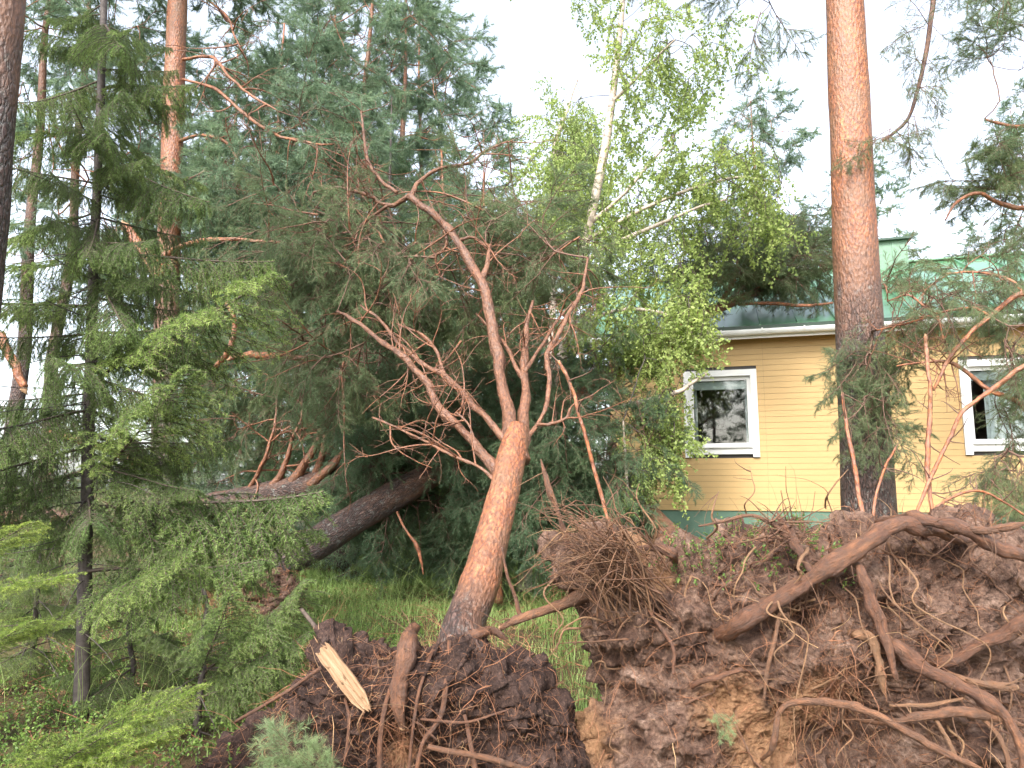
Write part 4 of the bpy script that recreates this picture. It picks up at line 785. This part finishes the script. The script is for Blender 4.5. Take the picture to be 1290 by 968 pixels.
# ------------------------------------------------------------------ spruces on the left
def spruce(label, base, top, r0, boughs, nb, length, seed, lo=.12, name='standing_spruce', prof=None, droop=.35, extra=(), maxs=None, group=None, lower=0.0):
    root = thing(name, label, 'tree', base, group); base = np.array(base); top = np.array(top); rg = np.random.default_rng(seed)
    q = np.array([base + (top - base) * t + rg.normal(size=3) * .015 for t in np.linspace(0, 1, 9)]); q[0] = base - [0, 0, .1]; mb = MB(); mb.tube(q, np.linspace(r0, .012, 9), 14, 12, 0, .16); part('trunk', mb, M['spruce_bark'], root)
    for i in range(nb):
        if nb > 60 and i > nb * .42 and rg.random() < .5: continue
        t = lo + (1 - lo) * (i + rg.random()) / nb; p = base + (top - base) * t; a = i * 2.4 + rg.normal() * .5; s = length * (1 - t * .75) * rg.uniform(.65, 1.15) if prof is None else length * prof(t) * rg.uniform(.7, 1.15)
        put('bough', boughs[rg.integers(len(boughs))], root, p, (math.cos(a), math.sin(a), -droop * (1 - t) + .25 * t + lower), s, rg.normal() * .15)
    for (px, py, d, tx, ty, td, me) in extra:
        a = P(px, py, d); e = P(tx, ty, td); put('bough', me, root, a, e - a + np.array([0, 0, .12]), float(np.linalg.norm(e - a)) * 1.02, rg.normal() * .1)
    for i in range(int(nb * .8)):                      # dead lower twigs
        p = base + (top - base) * rg.uniform(.03, .5); st = skel(rg.uniform(.3, .9) * min(length, 1), rg, 6, .3, .3, (*rg.normal(size=2), -.1), p); mb = MB(); mb.tube(st, np.linspace(.006, .0015, 7), 4, 1, cap=False); part('dead_twig', mb, M['spruce_bark'], root)
    return root
E = [(112, 640, 5.5, 405, 640, 5.6, SBF[0]), (118, 480, 5.6, 330, 330, 5.2, SBF[1]), (115, 610, 5.5, 250, 480, 5.0, SBF[0]), (110, 720, 5.4, 320, 700, 5.0, SBF[1]), (112, 660, 5.5, 400, 690, 5.9, SBF[0]), (115, 560, 5.5, 300, 560, 5.9, SB[1]), (108, 760, 5.4, 230, 690, 4.8, SBF[1]), (122, 420, 5.6, 280, 430, 5.3, SB[2]), (112, 690, 5.4, 20, 600, 4.9, SB[0]), (118, 520, 5.6, -20, 520, 5.5, SB[1]), (124, 380, 5.6, 30, 420, 5.2, SB[2]), (128, 200, 5.7, 260, 260, 5.4, SB[0]), (130, 110, 5.7, 240, 110, 5.3, SB[1]), (128, 240, 5.7, 20, 230, 5.5, SB[2]), (130, 60, 5.7, 10, 40, 5.5, SB[0]), (131, 30, 5.7, 150, 60, 5.0, SB[1]), (129, 160, 5.7, 140, 200, 5.0, SB[2]), (126, 270, 5.65, 110, 330, 5.0, SB[0]), (124, 350, 5.6, 150, 420, 4.9, SB[1]), (130, 100, 5.7, 40, 150, 5.2, SB[2]), (126, 320, 5.6, 340, 330, 5.7, SB[1])]
spruce('tall drooping spruce with thin dark trunk beside dark scaly pine trunk', P(103, 893, 5.4), P(140, -420, 5.75), .05, SB + SB + SBF, 96, 1.25, 91, .14, droop=.30, extra=E, prof=lambda t: .92 - .55 * t)
E2 = [(255, 850, 5.0, 395, 745, 4.9, SBF[0]), (255, 860, 5.0, 385, 800, 4.8, SBF[1]), (250, 850, 5.0, 300, 760, 4.6, SBF[0]), (250, 880, 5.0, 370, 850, 4.8, SB[1]), (250, 830, 5.0, 180, 800, 4.7, SBF[1])]
spruce('small bushy green spruce growing beside the small root plate', P(252, 935, 5.0), P(258, 740, 5.0), .025, SBF, 14, .55, 92, .1, 'young_spruce', droop=.2, extra=E2)
spruce('short dense dark spruce growing just behind the thin spruce trunk', P(165, 890, 5.9), P(168, 690, 5.9), .022, SB + SBF, 20, .7, 95, .1, 'young_spruce', droop=.25)
spruce('light green young spruce among bilberries beside the thin spruce trunk foot', P(45, 850, 6.3), P(48, 650, 6.3), .022, SBF, 20, .75, 96, .08, 'young_spruce', droop=.2)
E3 = [(-60, 760, 3.2, 75, 735, 3.1, SBY[0]), (-60, 720, 3.2, 40, 665, 3.1, SBY[1]), (-60, 800, 3.2, 78, 800, 3.2, SBY[0]), (-60, 850, 3.2, 30, 790, 3.0, SBY[1]), (-60, 700, 3.2, 20, 700, 3.3, SBY[0])]
spruce('bright yellow-green young spruce with upright sprays in front of dark pine trunk', (P(-95, 612, 3.2)[0], 3.2, 0), P(-80, 600, 3.2), .02, SBY, 10, .45, 93, .35, 'young_spruce', droop=-.1, extra=E3)
E4 = [(20, 1010, 3.5, 235, 855, 3.6, SBY[0]), (10, 1000, 3.5, 205, 915, 3.4, SBY[1]), (20, 1010, 3.5, 120, 925, 3.3, SBY[0]), (10, 1000, 3.5, 160, 960, 3.3, SBY[1]), (10, 990, 3.5, 60, 930, 3.4, SBY[1]), (30, 1000, 3.5, 180, 880, 3.8, SBY[1])]
spruce('low yellow-green young spruce with sprays sweeping up over bilberry undergrowth', (P(5, 612, 3.5)[0], 3.5, 0), (P(5, 612, 3.5)[0] - .05, 3.5, .40), .015, SBY, 5, .35, 94, .3, 'young_spruce', droop=-.1, extra=E4)

# ------------------------------------------------------------------ dark fallen trunks in the middle distance
f1 = thing('fallen_pine', 'fallen dark pine stem with a row of upswept broken limbs', 'tree', P(270, 700, 11.2))
q = stem(f1, 'trunk', [(150, 668, 11.6, 34), (230, 648, 11.3, 34), (290, 633, 11.1, 33), (360, 618, 10.9, 33), (420, 604, 10.8, 32), (470, 592, 10.8, 28), (560, 570, 11, 20)], 'bark', .62, 18, .07, 6)
ln = list(q[2:])
for pts in [[(305, 632, 11, 9), (318, 610, 10.9, 9), (330, 580, 10.8, 8)], [(335, 622, 10.9, 15), (352, 600, 10.8, 13), (362, 570, 10.75, 9)], [(365, 612, 10.8, 18), (385, 585, 10.7, 16), (398, 555, 10.65, 13), (408, 535, 10.6, 9)], [(395, 605, 10.8, 14), (404, 575, 10.7, 13), (406, 545, 10.7, 9), (402, 520, 10.7, 6)], [(390, 612, 10.7, 18), (418, 592, 10.6, 17), (438, 565, 10.5, 15), (452, 535, 10.45, 12), (455, 515, 10.4, 10)]]:
    pts = [(x + (i * 3), y - i * 6, d, w * (.72 - .08 * i)) for i, (x, y, d, w) in enumerate(pts)]; e_ = pts[-1]; pts += [(e_[0] + 9, e_[1] - 24, e_[2], e_[3] * .7), (e_[0] + 12, e_[1] - 52, e_[2] + .1, 2)]; ln += list(stem(f1, 'limb', pts, 'bark', .28, 10, .14)[1:]); twiggy(f1, np.array([P(*p[:3]) for p in pts[1:]]), 9, np.random.default_rng(int(pts[0][0])), (.4, 1.0), .012)
T = fill([(380, 460, 11.3, 90, 60, .6, 2), (300, 500, 11.3, 70, 60, .6, 1.4), (480, 480, 11.2, 60, 60, .6, 2), (520, 560, 11, 60, 50, .5, 1.5)], 150, 95); grow(f1, ln, T, PBL + PB, 96, (0, 0, -.3), (.7, 1.05))
f2 = thing('fallen_pine', 'leaning dark lichen-flecked pine stem rising from a small reddish root plate', 'tree', P(335, 775, 9.2))
q = stem(f2, 'trunk', [(320, 735, 9.2, 52), (345, 716, 9.2, 42), (390, 690, 9.4, 41), (440, 659, 9.6, 39), (490, 629, 9.8, 38), (530, 606, 10, 36), (600, 560, 10.4, 30), (680, 510, 10.8, 22)], 'bark', [1.0, .95, .8, .68, .62, .55, .3, .2], 20, .09, 6)
T = fill([(520, 540, 10, 90, 60, .5, 2), (490, 620, 10.2, 50, 45, .4, 1.2), (590, 620, 10.3, 60, 60, .5, 1.6), (610, 520, 10.4, 80, 60, .6, 1.5), (560, 470, 10.4, 90, 50, .6, 1.6), (580, 670, 10.6, 60, 30, .4, .8)], 240, 97); grow(f2, list(q[5:]), T, PBL, 98, (0, -.1, -.55), (.65, 1.0), sag=-.05)
S_, N_ = soil_mass('root_plate', [(225, 800), (250, 735), (285, 702), (330, 700), (372, 722), (392, 760), (394, 805), (340, 830), (260, 830)], (320, 772), 9.0, .3, .25, 5, f2, 0, 200, 80, sand=[(265, 770, 60)]); fine_roots(f2, S_, N_, 700, 99, (.08, .45), (.002, .006), .5, .7)
# broken pale-ended stubs on the left
for lab, pts, w in [('snapped orange pine stub with pale splintered top above the drooping spruce boughs', [(205, 350, 10, 26), (190, 328, 10, 22), (172, 305, 10, 15), (158, 286, 10, 12)], True), ('long bare pale-barked branch arching above the snapped orange stub', [(200, 330, 9.4, 7), (232, 308, 9.2, 7), (285, 301, 9, 5), (335, 305, 8.9, 4), (420, 312, 8.7, 3)], False), ('bare reddish crooked branch hanging beside horizontal broken limb', [(272, 462, 9.4, 7), (292, 438, 9.3, 8), (295, 402, 9.3, 7), (286, 380, 9.3, 5)], False), ('horizontal broken orange limb with pale snapped end among pine boughs', [(410, 455, 9.2, 7), (350, 449, 9.2, 9), (318, 447, 9.3, 9), (290, 453, 9.3, 6)], True), ('split orange limb low behind the thin spruce trunk', [(60, 545, 8.5, 8), (110, 558, 8.4, 11), (150, 572, 8.4, 12), (175, 585, 8.4, 10)], True), ('splintered pale leaning branch far behind the left spruce boughs', [(0, 420, 9, 12), (15, 455, 9, 12), (30, 490, 9, 9)], True), ('pale barked broken branch hanging under the leaning lichen-flecked stem', [(500, 645, 9.2, 3), (512, 670, 9.1, 3), (526, 690, 9.1, 5), (530, 705, 9.1, 4), (533, 724, 9.1, 1)], False)]:
    t_ = thing('broken_branch', lab, 'branch', P(*pts[0][:3])); stem(t_, 'stem', pts, 'bark', .02, 9, .15, pale_tip=w)

f3 = thing('fallen_pine', 'fallen pine crown heaped low behind the thin drooping spruce trunk', 'tree', P(60, 740, 8.8))
q = stem(f3, 'trunk', [(-160, 690, 9.4, 24), (-60, 665, 9.2, 22), (30, 650, 9.0, 18), (120, 655, 8.9, 14), (200, 670, 8.8, 8)], 'bark', .5, 12, .08); twiggy(f3, q, 24, np.random.default_rng(191), (.4, 1.0), .008, droop=.3)
grow(f3, list(q), fill([(40, 620, 9, 70, 40, .5, 2), (170, 640, 8.9, 70, 35, .5, 2), (30, 700, 8.7, 70, 35, .5, 2), (180, 705, 8.6, 60, 30, .4, 1.4), (70, 560, 9.2, 60, 30, .4, 1)], 75, 192), PB + PBS, 193, (0, 0, -.2), (.5, .85))
# ------------------------------------------------------------------ pine leaning onto the roof
rp = thing('fallen_pine', 'fallen pine with orange stem resting on the green roof eave', 'tree', P(618, 760, 9.2))
q = stem(rp, 'trunk', [(618, 760, 9.2, 30), (622, 690, 9.3, 26), (636, 610, 9.4, 25), (675, 535, 9.6, 24), (745, 487, 9.9, 22), (825, 434, 10.5, 19), (885, 398, 11.2, 16), (918, 383, 11.7, 13), (960, 366, 12.3, 9), (1010, 350, 13, 5)], 'bark', .15, 14, .07, 5)
ln = list(q[6:])
for pts in [[(905, 388, 11.5, 8), (925, 352, 11.8, 7), (932, 320, 12, 4)], [(930, 384, 11.6, 4), (980, 382, 11.4, 5), (1020, 386, 11.3, 4), (1050, 382, 11.3, 3)], [(940, 372, 12, 6), (985, 350, 12.2, 5), (1030, 345, 12.4, 3)]]: ln += list(stem(rp, 'limb', pts, 'bark', .1, 7, .1)[1:])
T = fill([(985, 330, 11.9, 70, 38, .6, 5), (925, 335, 11.6, 50, 40, .5, 3), (1125, 365, 12.6, 30, 25, .4, .8), (870, 330, 12, 50, 40, .5, 1)], 220, 101); grow(rp, ln, T, PB + PBS, 102, (.1, 0, -.15), (.55, .9))

for _t in T[::5]: twiggy(rp, np.array([_t, _t + [.05, 0, .05]]), 1, np.random.default_rng(int(abs(_t[0]) * 1000)), (.4, 1.1), .011, bias=(0, -.7, .1))
# ------------------------------------------------------------------ birches
def birch(label, tr, blobs, n, seed, limbs=(), sc_=(.7, 1.1), bias=(0, 0, -.9)):
    root = thing('birch', label, 'tree', P(*tr[0][:3])); q = stem(root, 'trunk', tr, 'birch_bark', 0, 14, .06, 6); ln = list(q[2:])
    for l in limbs: ln += list(stem(root, 'limb', l, 'birch_bark', 0, 7, .1)[1:])
    grow(root, ln, fill(blobs, n, seed), BS, seed + 1, bias, sc_, .004, 'spruce_bark', 0, bname='spray', sag=.15, radial=.2); return root
birch('tall leaning birch with white trunk and hanging light green leaves beside the house', [(660, 745, 10.4, 20), (664, 690, 10.4, 17), (676, 600, 10.3, 15), (693, 510, 10.3, 14), (712, 430, 10.2, 13), (732, 335, 10.2, 13), (742, 285, 10.2, 12), (760, 200, 10.2, 12), (772, 120, 10.2, 10), (782, 30, 10.2, 8), (788, -60, 10.2, 7), (795, -200, 10.2, 4)],
      [(800, 330, 9.9, 90, 110, .9, 3.4), (835, 375, 9.7, 55, 60, .7, 2.0), (825, 210, 10, 90, 80, .9, 2.2), (835, 60, 10, 80, 80, .8, 3.0), (720, 200, 10.3, 45, 90, .6, 2.4), (850, 505, 9.5, 14, 55, .4, .9), (870, 350, 9.6, 30, 40, .5, .8), (935, 215, 9.9, 60, 65, .7, 2.2), (835, 530, 9.4, 25, 50, .4, .8), (790, -80, 10.2, 120, 80, .8, 1.5), (720, 310, 10, 40, 60, .5, .8)], 298, 111,
      [[(745, 280, 10.2, 6), (790, 240, 10, 5), (850, 170, 9.9, 3)], [(735, 330, 10.2, 7), (790, 300, 9.9, 6), (860, 270, 9.7, 4), (915, 250, 9.6, 3)], [(742, 300, 10.2, 6), (830, 255, 10, 5), (920, 225, 9.9, 4), (985, 230, 9.8, 2)], [(770, 130, 10.2, 6), (800, 100, 10, 4), (850, 50, 9.9, 3)], [(738, 522, 9.9, 6), (790, 512, 9.7, 7), (850, 495, 9.5, 6), (890, 470, 9.4, 4)], [(715, 420, 10.2, 5), (780, 390, 9.8, 5), (850, 400, 9.6, 4), (880, 430, 9.5, 3)]])
birch('young birch sapling with light leaves growing low in front of the dark crown', [(795, 720, 9.0, 5), (793, 650, 9.0, 4), (788, 590, 9.0, 4), (785, 530, 8.9, 2)], [(790, 590, 8.9, 40, 60, .3, 1), (820, 440, 9.2, 40, 40, .3, 1.0)], 22, 113, sc_=(.4, .6))
birch('background birch with short pale trunk and dense pale crown behind the leaning birch', [(690, 700, 15, 9), (694, 450, 15, 9), (697, 300, 15, 8), (699, 200, 15, 8), (705, 165, 15, 6), (728, 100, 15, 3)], [(725, 160, 15, 45, 50, .8, 2), (700, 240, 15, 35, 60, .8, 2), (760, 250, 15, 50, 80, .8, 1.5)], 120, 115, sc_=(.9, 1.3))

# ------------------------------------------------------------------ broken tops and sticks on the right, tangled before the house
ft = thing('fallen_pine', 'broken orange-stemmed pine top tangled in front of the standing pine and house', 'tree', P(1330, 690, 5.6))
ln = []
for pts in [[(1400, 690, 5.6, 22), (1370, 520, 5.7, 18), (1340, 430, 5.8, 15), (1292, 372, 5.9, 12), (1247, 398, 5.95, 10), (1212, 432, 5.95, 9), (1194, 455, 5.95, 8), (1176, 492, 5.95, 6)], [(1340, 640, 5.7, 16), (1305, 540, 5.8, 13), (1284, 507, 5.9, 11), (1254, 496, 5.9, 10), (1237, 486, 5.95, 9), (1201, 458, 6, 8), (1170, 456, 6.05, 5), (1130, 462, 6.2, 4)], [(1247, 398, 5.95, 6), (1223, 387, 6, 6), (1179, 396, 6.1, 5), (1140, 407, 6.25, 5), (1104, 416, 6.4, 3)], [(1179, 397, 6.1, 5), (1160, 383, 6.15, 5), (1143, 372, 6.2, 4), (1118, 380, 6.3, 3)], [(1292, 372, 5.9, 7), (1270, 352, 6, 6), (1230, 343, 6.1, 5), (1190, 345, 6.2, 3)], [(1181, 398, 6.1, 5), (1188, 425, 6.1, 4), (1196, 445, 6.1, 3)]]: pts = [(x, y, d, w * .62) for x, y, d, w in pts]; qq = stem(ft, 'stem', pts, 'bark', .05, 9, .12); ln += list(qq[1:]); twiggy(ft, qq[-3:], 6, np.random.default_rng(int(pts[0][0])), (.2, .6), .007)
T = fill([(1095, 440, 6.55, 32, 30, .15, 2.2), (1105, 530, 6.5, 24, 50, .15, 1.5), (1230, 355, 6.2, 55, 25, .3, 1.8), (1285, 430, 6, 30, 45, .3, 1.6), (1275, 590, 5.9, 30, 35, .3, 2.4), (1150, 400, 6.3, 40, 35, .25, 1.4), (1265, 510, 6, 18, 40, .3, 1.0), (1190, 380, 6.1, 40, 20, .3, .8)], 112, 121)
grow(ft, ln, T, PBS + PB[:2], 122, (0, 0, -.7), (.4, .68), .004, sag=.05)
for lab, pts, pale in [('bright orange upright broken stem with pale snapped tip before yellow wall', [(1178, 668, 5.2, 9), (1172, 620, 5.3, 8), (1170, 560, 5.4, 9), (1173, 520, 5.5, 9), (1171, 480, 5.5, 7), (1167, 440, 5.6, 7), (1166, 424, 5.6, 7)], True), ('long pale peeled stick slanting across the right-hand window', [(1145, 668, 5.2, 6), (1172, 605, 5.25, 7), (1195, 555, 5.3, 7), (1209, 522, 5.3, 8), (1230, 505, 5.3, 8), (1252, 490, 5.3, 9), (1300, 458, 5.2, 9), (1360, 420, 5.2, 9)], False), ('pale peeled splinter leaning against the standing pine base', [(1096, 690, 5.4, 7), (1086, 640, 5.5, 8), (1076, 580, 5.6, 8), (1066, 530, 5.7, 7), (1061, 496, 5.7, 5)], True), ('thin pale forked twig standing by the standing pine base', [(1098, 685, 5.3, 6), (1103, 630, 5.35, 5), (1115, 590, 5.4, 5), (1128, 564, 5.4, 4)], False), ('thin arched tan branch above the thick crest root', [(1150, 668, 5, 4), (1190, 632, 5, 5), (1230, 619, 5, 5), (1262, 632, 5, 4), (1290, 650, 5, 4)], False), ('tall thin broken stick with pale top standing by the left shoulder of large root plate', [(775, 680, 4.5, 7), (762, 640, 4.5, 7), (745, 580, 4.5, 7), (728, 520, 4.5, 7), (716, 480, 4.5, 7), (704, 456, 4.5, 6)], True)]:
    t_ = thing('broken_branch', lab, 'branch', P(*pts[0][:3])); q = stem(t_, 'stem', [(x, y, d, w * .68) for x, y, d, w in pts], 'bark', -.1, 8, .2, pale_tip=pale)
    rg = np.random.default_rng(len(lab))
    for _ in range(6): a = q[rg.integers(1, len(q))]; st = skel(rg.uniform(.12, .4), rg, 5, .1, .4, rg.normal(size=3), a); mb = MB(); mb.tube(st, np.linspace(.005, .0015, 6), 4, 1, cap=False); part('twig', mb, M['twig_pine'], t_)

# cut pine sprigs lying on the soil
def sprig(label, base, tip, s, n=3, seed=0):
    t_ = thing('pine_sprig', label, 'twig', base); rg = np.random.default_rng(seed); b = np.array(base); d = np.array(tip) - b
    for k in range(n): put('shoot', PFR, t_, b, d + rg.normal(size=3) * .22 * np.linalg.norm(d), s * rg.uniform(.8, 1.1), rg.uniform(-1, 1))
sprig('fresh blue-green pine sprig lying left of the wood splinter on small root plate', P(400, 985, 3.75), P(330, 905, 3.72), .36, 6, 1)
sprig('small fresh pine sprig hanging on brown soil of the large root plate', P(897, 892, 4.1), P(922, 940, 4.0), .19, 4, 2)
sprig('bushy fresh pine sprig against the front of the small root plate', P(420, 990, 3.72), P(395, 915, 3.72), .26, 5, 3)

# ------------------------------------------------------------------ background forest
def far_pine(seed, H, crown_lo, boughs, n, w, lab, tint=.05):
    rg = np.random.default_rng(seed); root = thing('background_pine', lab, 'tree', (0, 0, 0), 'background pines'); q = np.array([[rg.normal() * .06, rg.normal() * .06, H * t] for t in np.linspace(0, 1, 8)]); mb = MB(); mb.tube(q, np.linspace(.16, .02, 8), 9, 3, np.linspace(.9, 0, 8), .06); part('trunk', mb, M['bark'], root)
    T = []
    for i in range(n):
        t = crown_lo + (1 - crown_lo) * rg.random() ** .85; a = rg.uniform(0, 6.28); rr = w * math.sin(math.pi * min(1, .12 + .88 * (1 - (t - crown_lo) / (1 - crown_lo)) ** .8) * .62) * rg.random() ** .45; T.append([math.cos(a) * rr, math.sin(a) * rr, H * t])
    grow(root, [p for p in q if p[2] > H * crown_lo * .9], np.array(T), boughs, seed + 1, (0, 0, -.05), (.8, 1.25),   .008, mat='bark', tint=tint, sag=-.08, radial=.25); return root
def far_spruce(seed, H, me, lab):
    rg = np.random.default_rng(seed); root = thing('background_spruce', lab, 'tree', (0, 0, 0), 'background spruces'); q = np.array([[0, 0, H * t] for t in np.linspace(-.01, 1, 6)]); mb = MB(); mb.tube(q, np.linspace(.13, .01, 6), 8, 2); part('trunk', mb, M['spruce_bark'], root)
    for i in range(85): t = .05 + .94 * (i + rg.random()) / 85; a = i * 2.4; put('bough', me, root, (0, 0, H * t), (math.cos(a), math.sin(a), -.25 + .6 * t), (.3 + 1.9 * (1 - t)) * rg.uniform(.8, 1.15), rg.normal() * .2)
    return root
LP = 'tall background pine with grey-green crown in the forest behind the fallen trees'; LS = 'background spruce in the forest behind the fallen trees'; LD = 'background pine with low dense dark blue-green crown behind the fallen trees'
p1 = far_pine(401, 15, .38, PF, 120, 2.3, LP); p2 = far_pine(402, 13, .22, PF, 130, 2.4, LP); p3 = far_pine(403, 9, .06, PFD, 130, 2.2, LD); s1 = far_spruce(404, 10, SFAR[1], LS); s2 = far_spruce(405, 8.5, SFAR[0], LS)
def gp(px, d): x = P(px, HOR, d)[0]; return (x, d, float(gz(x, d)) - .05)
used = set()
spots = [(p2, 330, 17, 1.0), (p2, 400, 19, 1.15), (p1, 450, 16.5, 1.0, 'tall background pine directly behind the forked bare stem of the uprooted young pine'), (p2, 500, 18, 1.12), (p1, 520, 21, 1.05), (p2, 270, 20, 1.1), (p1, 60, 15, 1.0, 'slim orange-trunked background pine between the drooping spruce and dark scaly trunk'), (p1, 12, 13, .95, 'orange background pine trunk close beside the dark scaly pine trunk'), (p3, 330, 15, 1), (p3, 430, 14.5, .9), (p3, 550, 15.5, 1.0),
         (s1, 482, 14, .95, 'background spruce with slender top right behind the forked middle pine'), (s1, 535, 15, .78), (s1, 585, 17, .8), (s2, 520, 13.2, .62), (s1, 290, 15.5, .6), (p2, 640, 26, .72), (p2, 670, 28, .8), (p3, 625, 19, .85), (p3, 690, 18, .8), (s1, 560, 22, 1.05),
         (p1, 970, 24, .95, 'slim background pine rising behind the roof between birch and thick orange pine'), (p2, 930, 27, .92), (p2, 1010, 27, .85), (p1, 1110, 26, .85, 'background pine standing directly behind the green chimney'), (p1, 1350, 28, 1.1, 'distant pine behind the far end of the house roof'), (p3, 850, 24, .9), (p3, 780, 24, .85), (p3, 900, 27, .8), (p1, 200, 28, 1.0), (p2, 350, 30, 1.0), (p2, 450, 32, 1.05), (s1, 250, 30, 1.1), (s1, 400, 28, 1.0)]
rg = np.random.default_rng(131)
for pr, px, d, s, *lb in spots:
    if pr.name not in used:
        used.add(pr.name); pr.location = gp(px, d); pr.scale = (s,) * 3; pr.rotation_euler = (0, 0, rg.uniform(0, 6))
        if lb: pr['label'] = lb[0]
        continue
    copy_tree(pr, gp(px, d), rg.uniform(0, 6.28), s, lb[0] if lb else {p1: LP, p2: LP, p3: LD, s1: LS, s2: LS}[pr])
for x, y in [(-14, -19), (-8, -23), (-3, -20), (2, -24), (7, -19), (12, -22), (18, -18), (24, -14), (-20, -14)]:   # the wood that faces the house front
    copy_tree(p2, (x, y, float(gz(x, y)) - .05), rg.uniform(0, 6.28), .95, 'pine of the wood facing the house front across the clearing')
for o in bpy.data.objects:
    if '_base' in o: del o['_base']
